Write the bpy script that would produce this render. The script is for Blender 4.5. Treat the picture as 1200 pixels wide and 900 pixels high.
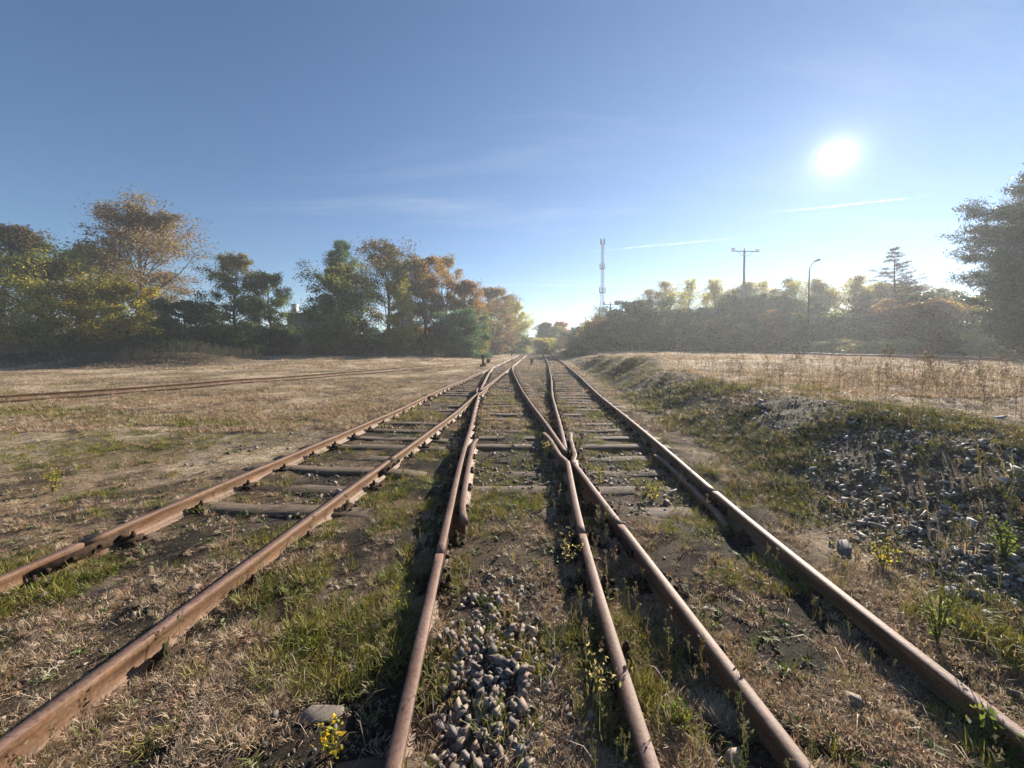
import bpy, bmesh, math, random
import numpy as np
from mathutils import Vector, Matrix

for o in list(bpy.data.objects):
    bpy.data.objects.remove(o)
SC = bpy.context.scene
COL = SC.collection
R = math.radians

# ------------------------------------------------------------------ camera
EYE = 1.67
PITCH = 1.5
FPX = 450.0                      # focal length in pixels of a 1200 px wide picture
HOR = 407.0                      # row of the horizon in the photograph
OPT = HOR + FPX * math.tan(R(PITCH))
cam_d = bpy.data.cameras.new("camera")
cam = bpy.data.objects.new("camera", cam_d)
COL.objects.link(cam)
cam.location = (0, 0, EYE)
cam.rotation_euler = (R(90 - PITCH), 0, 0)
cam_d.sensor_width = 36
cam_d.lens = 36 * FPX / 1200
cam_d.shift_y = -(450 - OPT) / 1200
cam_d.clip_start = 0.05
cam_d.clip_end = 120000
SC.camera = cam

# ------------------------------------------------------------------ sun, sky, exposure
SUN_AZ = math.atan2(975 - 600, FPX)                       # right of straight ahead
SUN_EL = math.atan((HOR - 187) / math.hypot(FPX, 375))
SUN_DIR = Vector((math.sin(SUN_AZ) * math.cos(SUN_EL), math.cos(SUN_AZ) * math.cos(SUN_EL), math.sin(SUN_EL)))
sun_d = bpy.data.lights.new("sun", 'SUN')
sun_d.energy = 5.0
sun_d.angle = R(0.5)
sun_d.color = (1.0, 0.90, 0.76)
sun = bpy.data.objects.new("sun", sun_d)
COL.objects.link(sun)
sun.rotation_euler = SUN_DIR.to_track_quat('Z', 'Y').to_euler()
sun.location = SUN_DIR * 60

SKY_STRENGTH = 0.050
W = bpy.data.worlds.new("World")
SC.world = W
W.use_nodes = True
wn = W.node_tree
wn.nodes.clear()
def wnode(t, **k):
    n = wn.nodes.new(t)
    for a, b in k.items():
        setattr(n, a, b)
    return n
def wmath(op, a, b=None, c=None, clamp=False):
    n = wnode('ShaderNodeMath', operation=op, use_clamp=clamp)
    for i, v in enumerate((a, b, c)):
        if v is None:
            continue
        if isinstance(v, (int, float)):
            n.inputs[i].default_value = v
        else:
            wn.links.new(v, n.inputs[i])
    return n.outputs[0]
sky = wnode('ShaderNodeTexSky', sky_type='NISHITA')
sky.sun_disc = False
sky.sun_elevation = SUN_EL
sky.sun_rotation = SUN_AZ
sky.altitude = 100
sky.air_density = 1.0
sky.dust_density = 0.02
sky.ozone_density = 4.0
tc = wnode('ShaderNodeTexCoord')
dot = wnode('ShaderNodeVectorMath', operation='DOT_PRODUCT')
wn.links.new(tc.outputs['Generated'], dot.inputs[0])
dot.inputs[1].default_value = SUN_DIR
ang = wmath('ARCCOSINE', wmath('MINIMUM', dot.outputs['Value'], 0.999999))
# the sun's own disc as the eye sees it, and the bright aureole the air makes round it
core = wmath('MULTIPLY', wmath('EXPONENT', wmath('MULTIPLY', wmath('POWER', wmath('DIVIDE', ang, R(0.6)), 2.0), -1.0)), 300.0)
aur1 = wmath('MULTIPLY', wmath('EXPONENT', wmath('DIVIDE', ang, -R(0.9))), 16.0)
aur2 = wmath('MULTIPLY', wmath('EXPONENT', wmath('DIVIDE', ang, -R(4.0))), 1.4)
glow = wmath('ADD', wmath('ADD', core, aur1), aur2)
glow_c = wnode('ShaderNodeMix', data_type='RGBA', blend_type='MULTIPLY')
glow_c.inputs[0].default_value = 1.0
wn.links.new(glow, glow_c.inputs[6])
glow_c.inputs[7].default_value = (1.0, 0.97, 0.92, 1)
# faint cirrus: noise on a flat layer high above, stretched along one wind direction
sep = wnode('ShaderNodeSeparateXYZ')
wn.links.new(tc.outputs['Generated'], sep.inputs[0])
zz = wmath('ADD', wmath('MAXIMUM', sep.outputs[2], 0.0), 0.07)
comb = wnode('ShaderNodeCombineXYZ')
wn.links.new(wmath('DIVIDE', sep.outputs[0], zz), comb.inputs[0])
wn.links.new(wmath('DIVIDE', sep.outputs[1], zz), comb.inputs[1])
mp = wnode('ShaderNodeMapping')
wn.links.new(comb.outputs[0], mp.inputs[0])
mp.inputs['Rotation'].default_value = (0, 0, R(25))
mp.inputs['Scale'].default_value = (0.28, 1.25, 1)
nz = wnode('ShaderNodeTexNoise')
wn.links.new(mp.outputs[0], nz.inputs['Vector'])
nz.inputs['Scale'].default_value = 1.3
nz.inputs['Detail'].default_value = 7
nz.inputs['Roughness'].default_value = 0.62
nz.inputs['Distortion'].default_value = 0.5
cir = wnode('ShaderNodeMapRange', interpolation_type='SMOOTHSTEP')
wn.links.new(nz.outputs[0], cir.inputs[0])
cir.inputs[1].default_value = 0.50
cir.inputs[2].default_value = 0.82
cir.inputs[3].default_value = 0.0
cir.inputs[4].default_value = 0.20
addg = wnode('ShaderNodeMix', data_type='RGBA', blend_type='ADD')
addg.inputs[0].default_value = 1.0
# the camera's own white balance favours blue
tint = wnode('ShaderNodeMix', data_type='RGBA', blend_type='MULTIPLY')
tint.inputs[0].default_value = 1.0
wn.links.new(sky.outputs[0], tint.inputs[6])
tint.inputs[7].default_value = (0.76, 0.91, 1.0, 1)
wn.links.new(tint.outputs[2], addg.inputs[6])
wn.links.new(glow_c.outputs[2], addg.inputs[7])
mixc = wnode('ShaderNodeMix', data_type='RGBA')
wn.links.new(cir.outputs[0], mixc.inputs[0])
wn.links.new(addg.outputs[2], mixc.inputs[6])
mixc.inputs[7].default_value = (8.0, 8.2, 8.6, 1)
bg = wnode('ShaderNodeBackground')
bg.inputs[1].default_value = SKY_STRENGTH
wo = wnode('ShaderNodeOutputWorld')
wn.links.new(mixc.outputs[2], bg.inputs[0])
wn.links.new(bg.outputs[0], wo.inputs[0])

SC.view_settings.view_transform = 'Standard'
SC.view_settings.look = 'None'
SC.view_settings.exposure = 1.36
SC.view_settings.gamma = 1.0
SC.view_settings.use_curve_mapping = False
SC.render.engine = 'CYCLES'
cy = SC.cycles
cy.use_denoising = True
try:
    cy.denoiser = 'OPENIMAGEDENOISE'
    cy.denoising_input_passes = 'RGB_ALBEDO_NORMAL'
except Exception:
    pass
cy.max_bounces = 6
cy.diffuse_bounces = 3
cy.glossy_bounces = 2
cy.transmission_bounces = 4
cy.transparent_max_bounces = 8
cy.volume_bounces = 1
cy.sample_clamp_indirect = 4.0
cy.use_adaptive_sampling = True
cy.adaptive_threshold = 0.015

# ------------------------------------------------------------------ small helpers
rng = np.random.default_rng(7)

def tag(o, label=None, cat=None, group=None, kind=None):
    if label: o['label'] = label
    if cat: o['category'] = cat
    if group: o['group'] = group
    if kind: o['kind'] = kind
    return o

def thing(name, label, cat, loc=(0, 0, 0), rz=0.0, group=None):
    o = bpy.data.objects.new(name, None)
    COL.objects.link(o)
    o.empty_display_size = 0.3
    o.location = loc
    o.rotation_euler = (0, 0, rz)
    return tag(o, label, cat, group)

def make_mesh(name, verts, faces, mat=None, cols=None, smooth=False):
    """faces: array (N,k), or a list of such arrays."""
    verts = np.asarray(verts, dtype=np.float32)
    fl = [np.asarray(f, dtype=np.int32) for f in (faces if isinstance(faces, list) else [faces])]
    fl = [f for f in fl if len(f)]
    me = bpy.data.meshes.new(name)
    me.vertices.add(len(verts))
    me.vertices.foreach_set('co', verts.ravel())
    loops = np.concatenate([f.ravel() for f in fl])
    tot = np.concatenate([np.full(len(f), f.shape[1], dtype=np.int32) for f in fl])
    start = np.concatenate([[0], np.cumsum(tot)[:-1]]).astype(np.int32)
    me.loops.add(len(loops))
    me.loops.foreach_set('vertex_index', loops)
    me.polygons.add(len(tot))
    me.polygons.foreach_set('loop_start', start)
    me.polygons.foreach_set('loop_total', tot)
    me.update(calc_edges=True)
    if smooth:
        me.polygons.foreach_set('use_smooth', np.ones(len(tot), dtype=bool))
    if cols is not None:
        a = me.color_attributes.new('col', 'FLOAT_COLOR', 'POINT')
        c = np.ones((len(verts), 4), dtype=np.float32)
        c[:, :cols.shape[1]] = cols
        a.data.foreach_set('color', c.ravel())
    if mat:
        me.materials.append(mat)
    me.validate()
    return me

def mobj(name, me, parent=None):
    o = bpy.data.objects.new(name, me)
    COL.objects.link(o)
    if parent is not None:
        o.parent = parent
    return o

class MB:
    """collects boxes, tubes and the like into ONE mesh"""
    def __init__(s):
        s.v, s.q, s.t, s.n = [], [], [], 0
    def add(s, v, q=None, t=None):
        v = np.asarray(v, float)
        if q is not None and len(q): s.q.append(np.asarray(q) + s.n)
        if t is not None and len(t): s.t.append(np.asarray(t) + s.n)
        s.v.append(v); s.n += len(v)
    def box(s, c, d, rz=0.0, taper=1.0, rx=0.0):
        x, y, z = np.array(d) / 2.0
        p = np.array([[-x, -y, -z], [x, -y, -z], [x, y, -z], [-x, y, -z],
                      [-x * taper, -y * taper, z], [x * taper, -y * taper, z], [x * taper, y * taper, z], [-x * taper, y * taper, z]])
        if rx:
            ca, sa = math.cos(rx), math.sin(rx)
            p = np.stack([p[:, 0], p[:, 1] * ca - p[:, 2] * sa, p[:, 1] * sa + p[:, 2] * ca], 1)
        ca, sa = math.cos(rz), math.sin(rz)
        p = np.stack([p[:, 0] * ca - p[:, 1] * sa, p[:, 0] * sa + p[:, 1] * ca, p[:, 2]], 1) + np.array(c)
        s.add(p, [[0, 3, 2, 1], [4, 5, 6, 7], [0, 1, 5, 4], [1, 2, 6, 5], [2, 3, 7, 6], [3, 0, 4, 7]])
    def tube(s, path, rad, sides=8, caps=True):
        v, q = tube(path, rad, sides)
        n0 = s.n
        s.add(v, q)
        if caps:
            k = len(v)
            s.add(np.array([path[0], path[-1]]))
            t = []
            for i in range(sides):
                j = (i + 1) % sides
                t.append([n0 + j, n0 + i, n0 + k])
                t.append([n0 + k - sides + i, n0 + k - sides + j, n0 + k + 1])
            s.t.append(np.array(t))
    def build(s, name, mat, parent=None, smooth=False):
        fl = []
        if s.q: fl.append(np.concatenate(s.q))
        if s.t: fl.append(np.concatenate(s.t))
        return mobj(name, make_mesh(name, np.concatenate(s.v), fl, mat, smooth=smooth), parent)

def tube(path, rad, sides=6):
    path = np.asarray(path, float)
    n = len(path)
    rad = np.broadcast_to(np.asarray(rad, float), (n,))
    tan = np.gradient(path, axis=0)
    tan /= np.linalg.norm(tan, axis=1)[:, None] + 1e-9
    ref = np.array([0, 0, 1.0]) if abs(tan[0, 2]) < 0.9 else np.array([0, 1.0, 0])
    a = np.cross(tan, ref); a /= np.linalg.norm(a, axis=1)[:, None] + 1e-9
    b = np.cross(tan, a)
    th = np.arange(sides) * 2 * math.pi / sides
    v = path[:, None, :] + rad[:, None, None] * (np.cos(th)[None, :, None] * a[:, None, :] + np.sin(th)[None, :, None] * b[:, None, :])
    i = np.arange(n - 1)[:, None] * sides
    j = np.arange(sides)[None, :]
    k = (j + 1) % sides
    q = np.stack([i + j, i + k, i + sides + k, i + sides + j], -1).reshape(-1, 4)
    return v.reshape(-1, 3), q

def _hash(ix, iy, seed):
    h = (ix.astype(np.int64) * 374761393 + iy.astype(np.int64) * 668265263 + seed * 974634777) & 0xFFFFFFFF
    h = ((h ^ (h >> 13)) * 1274126177) & 0xFFFFFFFF
    h = (h ^ (h >> 16)) & 0xFFFFFF
    return h / float(0xFFFFFF)
def vnoise(x, y, seed=0):
    x = np.asarray(x, float); y = np.asarray(y, float)
    ix, iy = np.floor(x), np.floor(y)
    fx, fy = x - ix, y - iy
    fx = fx * fx * (3 - 2 * fx); fy = fy * fy * (3 - 2 * fy)
    a = _hash(ix, iy, seed); b = _hash(ix + 1, iy, seed); c = _hash(ix, iy + 1, seed); d = _hash(ix + 1, iy + 1, seed)
    return (a * (1 - fx) + b * fx) * (1 - fy) + (c * (1 - fx) + d * fx) * fy
def fbm(x, y, seed=0, octv=4, gain=0.5):
    s, a, t = 0, 1.0, 0
    for i in range(octv):
        s = s + a * vnoise(np.asarray(x) * 2 ** i + 17.3 * i, np.asarray(y) * 2 ** i + 5.1 * i, seed + i)
        t += a; a *= gain
    return s / t
def sstep(a, b, x):
    t = np.clip((np.asarray(x, float) - a) / (b - a), 0, 1)
    return t * t * (3 - 2 * t)

# ------------------------------------------------------------------ materials
def mat(name):
    m = bpy.data.materials.new(name)
    m.use_nodes = True
    nt = m.node_tree
    b = nt.nodes['Principled BSDF']
    return m, nt, b
def noise(nt, scale, detail=5, rough=0.6, coord='Object', vec=None):
    n = nt.nodes.new('ShaderNodeTexNoise')
    n.inputs['Scale'].default_value = scale
    n.inputs['Detail'].default_value = detail
    n.inputs['Roughness'].default_value = rough
    if vec is None:
        t = nt.nodes.new('ShaderNodeTexCoord')
        vec = t.outputs[coord]
    nt.links.new(vec, n.inputs['Vector'])
    return n.outputs[0]
def ramp(nt, fac, stops):
    r = nt.nodes.new('ShaderNodeValToRGB')
    e = r.color_ramp.elements
    while len(e) < len(stops): e.new(0.5)
    for i, (p, c) in enumerate(stops):
        e[i].position = p
        e[i].color = (*c, 1)
    nt.links.new(fac, r.inputs[0])
    return r.outputs[0]
def mixrgb(nt, fac, a, b, blend='MIX'):
    m = nt.nodes.new('ShaderNodeMix')
    m.data_type = 'RGBA'; m.blend_type = blend
    for s, v in ((0, fac), (6, a), (7, b)):
        if isinstance(v, (int, float)): m.inputs[s].default_value = v
        elif isinstance(v, tuple): m.inputs[s].default_value = (*v, 1)
        else: nt.links.new(v, m.inputs[s])
    return m.outputs[2]
def bump(nt, b, h, strength, dist=0.01):
    n = nt.nodes.new('ShaderNodeBump')
    n.inputs['Strength'].default_value = strength
    n.inputs['Distance'].default_value = dist
    nt.links.new(h, n.inputs['Height'])
    nt.links.new(n.outputs[0], b.inputs['Normal'])
def attr(nt, name='col'):
    a = nt.nodes.new('ShaderNodeAttribute')
    a.attribute_name = name
    return a

def mottled(name, stops, scale, rough, spec=0.3, bstr=0.3, bdist=0.004, detail=6, metal=0.0):
    m, nt, b = mat(name)
    n = noise(nt, scale, detail, 0.65)
    nt.links.new(ramp(nt, n, stops), b.inputs['Base Color'])
    b.inputs['Roughness'].default_value = rough
    b.inputs['Specular IOR Level'].default_value = spec
    b.inputs['Metallic'].default_value = metal
    bump(nt, b, noise(nt, scale * 3.3, 4, 0.6), bstr, bdist)
    return m

def leafy(name, trans=0.45, rough=0.6, tint=(1.25, 1.2, 0.75)):
    """leaf or blade: colour from the leaf itself, part of the light goes through it"""
    m, nt, b = mat(name)
    a = attr(nt)
    b.inputs['Roughness'].default_value = rough
    b.inputs['Specular IOR Level'].default_value = 0.25
    nt.links.new(a.outputs['Color'], b.inputs['Base Color'])
    t = nt.nodes.new('ShaderNodeBsdfTranslucent')
    nt.links.new(mixrgb(nt, 1.0, a.outputs['Color'], tint, 'MULTIPLY'), t.inputs['Color'])
    mx = nt.nodes.new('ShaderNodeMixShader')
    mx.inputs[0].default_value = trans
    nt.links.new(b.outputs[0], mx.inputs[1])
    nt.links.new(t.outputs[0], mx.inputs[2])
    nt.links.new(mx.outputs[0], nt.nodes['Material Output'].inputs['Surface'])
    return m

M = {}
M['leaf'] = leafy('leaf', 0.58)
M['needle'] = leafy('needle', 0.2, 0.5, (1, 1, 0.8))
M['blade'] = leafy('grass_blade', 0.35, 0.6, (1.15, 1.06, 0.86))
M['stalk'] = leafy('dry_stalk', 0.15)
M['bark'] = mottled('bark', [(0.3, (0.045, 0.036, 0.028)), (0.7, (0.13, 0.105, 0.085))], 6, 0.9, 0.2, 0.6, 0.03)
M['birch_bark'] = mottled('birch_bark', [(0.36, (0.04, 0.035, 0.03)), (0.46, (0.42, 0.40, 0.37)), (0.8, (0.6, 0.58, 0.54))], 4, 0.8, 0.2, 0.3, 0.01)

# rail steel: brown rust with darker scale; the running head is rubbed smoother
m, nt, b = mat('rusty_rail')
tcn = nt.nodes.new('ShaderNodeTexCoord')
mpn = nt.nodes.new('ShaderNodeMapping')
mpn.inputs['Scale'].default_value = (9, 1.4, 9)
nt.links.new(tcn.outputs['Object'], mpn.inputs[0])
n1 = noise(nt, 1.6, 8, 0.68, vec=mpn.outputs[0])
n2 = noise(nt, 60, 5, 0.65)
n3 = noise(nt, 5, 5, 0.7)
c1 = ramp(nt, n1, [(0.30, (0.08, 0.042, 0.024)), (0.50, (0.175, 0.104, 0.060)), (0.72, (0.27, 0.178, 0.113))])
c2 = ramp(nt, n2, [(0.32, (0.55, 0.50, 0.48)), (0.66, (1.12, 1.08, 1.04))])
c3 = ramp(nt, n3, [(0.55, (1, 1, 1)), (0.75, (1.3, 1.0, 0.75))])
nt.links.new(mixrgb(nt, 1.0, mixrgb(nt, 1.0, c1, c2, 'MULTIPLY'), c3, 'MULTIPLY'), b.inputs['Base Color'])
rr = nt.nodes.new('ShaderNodeMapRange')
nt.links.new(n1, rr.inputs[0])
rr.inputs[3].default_value = 0.52; rr.inputs[4].default_value = 0.75
nt.links.new(rr.outputs[0], b.inputs['Roughness'])
b.inputs['Specular IOR Level'].default_value = 0.4
bump(nt, b, n2, 0.35, 0.002)
M['rail'] = m
m, nt, b = mat('worn_railhead')
n2 = noise(nt, 45, 6, 0.7)
n3 = noise(nt, 3.0, 6, 0.7)
c1 = ramp(nt, n3, [(0.35, (0.13, 0.068, 0.046)), (0.55, (0.19, 0.112, 0.083)), (0.75, (0.255, 0.168, 0.135))])
c2 = ramp(nt, n2, [(0.34, (0.45, 0.38, 0.34)), (0.47, (0.95, 0.92, 0.9)), (0.7, (1.18, 1.15, 1.12))])
nt.links.new(mixrgb(nt, 1.0, c1, c2, 'MULTIPLY'), b.inputs['Base Color'])
b.inputs['Roughness'].default_value = 0.66
b.inputs['Specular IOR Level'].default_value = 0.4
bump(nt, b, n2, 0.8, 0.003)
M['railhead'] = m
M['polished'] = mottled('polished_steel', [(0.3, (0.45, 0.44, 0.43)), (0.7, (0.62, 0.61, 0.60))], 3, 0.55, 0.5, 0.0, metal=0.6)
M['iron'] = mottled('rusty_iron', [(0.35, (0.022, 0.015, 0.011)), (0.7, (0.068, 0.040, 0.027))], 40, 0.9, 0.12, 0.5, 0.002)

# old sleeper wood: grain along the sleeper (local X), cracks, grey weathering
m, nt, b = mat('sleeper_wood')
tcn = nt.nodes.new('ShaderNodeTexCoord')
mpn = nt.nodes.new('ShaderNodeMapping')
mpn.inputs['Scale'].default_value = (1.2, 26, 26)
nt.links.new(tcn.outputs['Object'], mpn.inputs[0])
g = noise(nt, 1.6, 8, 0.7, vec=mpn.outputs[0])
o1 = noise(nt, 3, 4, 0.6)
cw = ramp(nt, g, [(0.30, (0.026, 0.020, 0.015)), (0.45, (0.105, 0.078, 0.057)), (0.75, (0.21, 0.16, 0.12))])
cx = ramp(nt, o1, [(0.35, (0.6, 0.58, 0.55)), (0.7, (1.1, 1.0, 0.92))])
nt.links.new(mixrgb(nt, 1.0, cw, cx, 'MULTIPLY'), b.inputs['Base Color'])
b.inputs['Roughness'].default_value = 0.9
bump(nt, b, g, 0.9, 0.012)
M['wood'] = m

# stones: each stone its own tone plus grain
m, nt, b = mat('stone')
a = attr(nt)
n1 = noise(nt, 55, 6, 0.7)
cs = ramp(nt, n1, [(0.3, (0.62, 0.60, 0.58)), (0.7, (1.2, 1.18, 1.14))])
nt.links.new(mixrgb(nt, 1.0, a.outputs['Color'], cs, 'MULTIPLY'), b.inputs['Base Color'])
b.inputs['Roughness'].default_value = 0.82
bump(nt, b, n1, 0.5, 0.004)
M['stone'] = m

# ground: the colour zones are where turf, soil and gravel really lie; fine noise breaks them up
m, nt, b = mat('ground')
a = attr(nt)
f1 = noise(nt, 5.5, 8, 0.72)
f2 = noise(nt, 34, 7, 0.72)
f3 = noise(nt, 130, 4, 0.7)
k1 = ramp(nt, f1, [(0.34, (0.55, 0.53, 0.50)), (0.66, (1.25, 1.22, 1.18))])
k2 = ramp(nt, f2, [(0.36, (0.34, 0.33, 0.31)), (0.50, (0.95, 0.93, 0.9)), (0.68, (1.5, 1.45, 1.38))])
k3 = ramp(nt, f3, [(0.34, (0.6, 0.6, 0.6)), (0.66, (1.25, 1.25, 1.25))])
c = mixrgb(nt, 1.0, a.outputs['Color'], k1, 'MULTIPLY')
c = mixrgb(nt, 1.0, c, k2, 'MULTIPLY')
c = mixrgb(nt, 1.0, c, k3, 'MULTIPLY')
nt.links.new(c, b.inputs['Base Color'])
b.inputs['Roughness'].default_value = 0.95
b.inputs['Specular IOR Level'].default_value = 0.15
hsum = nt.nodes.new('ShaderNodeMath'); hsum.operation = 'ADD'
nt.links.new(f2, hsum.inputs[0]); nt.links.new(f3, hsum.inputs[1])
bump(nt, b, hsum.outputs[0], 1.0, 0.035)
M['ground'] = m

M['galv'] = mottled('weathered_galvanised_steel', [(0.3, (0.05, 0.053, 0.056)), (0.7, (0.10, 0.104, 0.108))], 8, 0.65, 0.3, 0.1, 0.002)
M['concrete'] = mottled('grey_concrete', [(0.3, (0.20, 0.19, 0.18)), (0.7, (0.34, 0.33, 0.31))], 5, 0.9, 0.2, 0.3, 0.01)
M['pole_wood'] = mottled('pole_wood', [(0.3, (0.07, 0.055, 0.045)), (0.7, (0.16, 0.13, 0.11))], 7, 0.85, 0.2, 0.4, 0.01)
M['porcelain'] = mottled('porcelain', [(0.3, (0.25, 0.22, 0.2)), (0.7, (0.4, 0.36, 0.33))], 8, 0.35, 0.5, 0.0)
M['render_grey'] = mottled('grey_render', [(0.3, (0.20, 0.195, 0.187)), (0.7, (0.30, 0.292, 0.284))], 1.4, 0.9, 0.2, 0.2, 0.01)
M['render_white'] = mottled('white_render', [(0.25, (0.55, 0.54, 0.52)), (0.7, (0.80, 0.79, 0.77))], 1.6, 0.9, 0.2, 0.2, 0.01)
M['roof_felt'] = mottled('roof_felt', [(0.3, (0.045, 0.045, 0.05)), (0.7, (0.10, 0.10, 0.105))], 4, 0.9, 0.2, 0.2, 0.01)
M['glass_dark'] = mottled('dark_glass', [(0.3, (0.02, 0.022, 0.025)), (0.7, (0.04, 0.042, 0.045))], 2, 0.15, 0.5, 0.0)
M['twig'] = mottled('nest_twigs', [(0.3, (0.035, 0.028, 0.022)), (0.7, (0.09, 0.075, 0.06))], 20, 0.95, 0.1, 0.6, 0.02)

# ------------------------------------------------------------------ track alignment (metres; x right, y ahead)
HG = 0.735
YY = np.arange(-8, 130.01, 0.05)
def line(pts, win=1.6):
    p = np.array(pts, float)
    x = np.interp(YY, p[:, 1], p[:, 0])
    lo = YY < p[0, 1]; hi = YY > p[-1, 1]
    s0 = (p[1, 0] - p[0, 0]) / (p[1, 1] - p[0, 1]); s1 = (p[-1, 0] - p[-2, 0]) / (p[-1, 1] - p[-2, 1])
    x[lo] = p[0, 0] + s0 * (YY[lo] - p[0, 1]); x[hi] = p[-1, 0] + s1 * (YY[hi] - p[-1, 1])
    k = int(win / 0.05) | 1
    for _ in range(2):
        xp = np.pad(x, k // 2, mode='reflect', reflect_type='odd')
        x = np.convolve(xp, np.ones(k) / k, mode='valid')
    return x
A = line([(0.335, 1.0), (0.245, 2.2), (0.16, 3.5), (0.05, 5.1), (-0.04, 7.2), (-0.19, 9.6), (-0.38, 13.2), (-0.56, 19.0), (-0.72, 26.0), (-0.70, 30.0)])
B = line([(1.225, 1.0), (1.25, 2.2), (1.32, 3.5), (1.49, 5.2), (1.64, 7.0), (1.99, 12.0), (2.68, 19.0), (3.95, 34.0), (6.1, 62.0), (8.4, 97.0)])
Cn = line([(-2.68, 1.2), (-2.60, 2.4), (-2.52, 3.4), (-2.34, 5.4), (-2.02, 9.0), (-1.84, 13.2), (-0.84, 29.0), (-0.55, 33.5), (1.2, 62.0), (3.6, 100.0)])
D = line([(-17.8, 7.0), (-15.6, 11.7), (-12.3, 18.4), (-8.2, 27.0), (-4.9, 35.0), (-1.9, 46.0), (0.2, 60.0)], 5)
E = line([(37.5, 14.0), (35.2, 26.0), (31.5, 43.0), (29.5, 62.0), (27.0, 100.0)], 5)
def ev(c, y):
    return np.interp(y, YY, c)

# ------------------------------------------------------------------ terrain
def terrain(x, y, fine=True):
    x = np.asarray(x, float); y = np.asarray(y, float)
    yc = np.clip(y, -8, 130)
    b = ev(B, yc); c = ev(Cn, yc)
    h = (fbm(x * 0.35, y * 0.35, 3, 3) - 0.5) * 0.10
    near_track = np.exp(-np.maximum(0, np.maximum(c - 1.3 - x, x - b - 1.3)) ** 2 / 0.5)
    h = h * (1 - 0.85 * near_track)
    # bank and field to the right of the rails
    crest = 3.75 + 0.35 * (fbm(x * 0 + 3.1, y * 0.22, 11, 3) - 0.5) * 2
    s = np.clip((x - b - 1.45) / (crest - 1.55), 0, 1)
    prof = s * s * (3 - 2 * s)
    plat = 0.70 + 0.32 * sstep(15, 62, y) - 0.12 * sstep(18, 34, x) * (1 - sstep(20, 60, y))
    lump = (fbm(x * 0.9, y * 0.9, 21, 4) - 0.5) * 0.12 * np.exp(-((x - b - 3.2) / 1.6) ** 2)
    h = h + prof * plat * (1 - 0.75 * sstep(34, 52, y) * np.exp(-((x - b - 3.0) / 4.0) ** 2)) + lump * s
    for (mx, my, mh, mr) in ((6.9, 20.3, 0.50, 1.25), (7.9, 25.5, 0.34, 1.5), (5.7, 13.4, 0.12, 1.4), (7.4, 30.5, 0.30, 1.3), (5.75, 5.0, 0.12, 1.0)):
        h = h + mh * np.exp(-((x - mx) ** 2 + (y - my) ** 2 * 0.6) / mr ** 2)
    # the field to the left climbs slightly towards the trees
    h = h + 0.85 * sstep(22, 58, y) * sstep(-3.2, -14, x - c * 0) * (1 - 0.75 * sstep(-26, -46, x))
    # overgrown heap of soil in front of the trees on the far left
    hx = (x + 37.5) / 13.0
    h = h + 1.15 * np.exp(-hx ** 4) * np.exp(-((y - 33.5 - 0.02 * (x + 37)) / 2.3) ** 2) * (0.75 + 0.5 * fbm(x * 0.3, y * 0.3, 5, 3))
    h = h + near_track * (0.016 + 0.034 * (1 - sstep(2.2, 4.2, y)) + 0.07 * (fbm(x * 0.9, y * 0.9, 37, 3) - 0.5))
    if fine:
        h = h + (fbm(x * 2.6, y * 2.6, 31, 4) - 0.5) * 0.085
    return h

RAIL_FOOT = 0.045
RAIL_H = 0.16
SUNK = 0.028                      # the rail foot lies this deep in moss and soil

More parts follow.
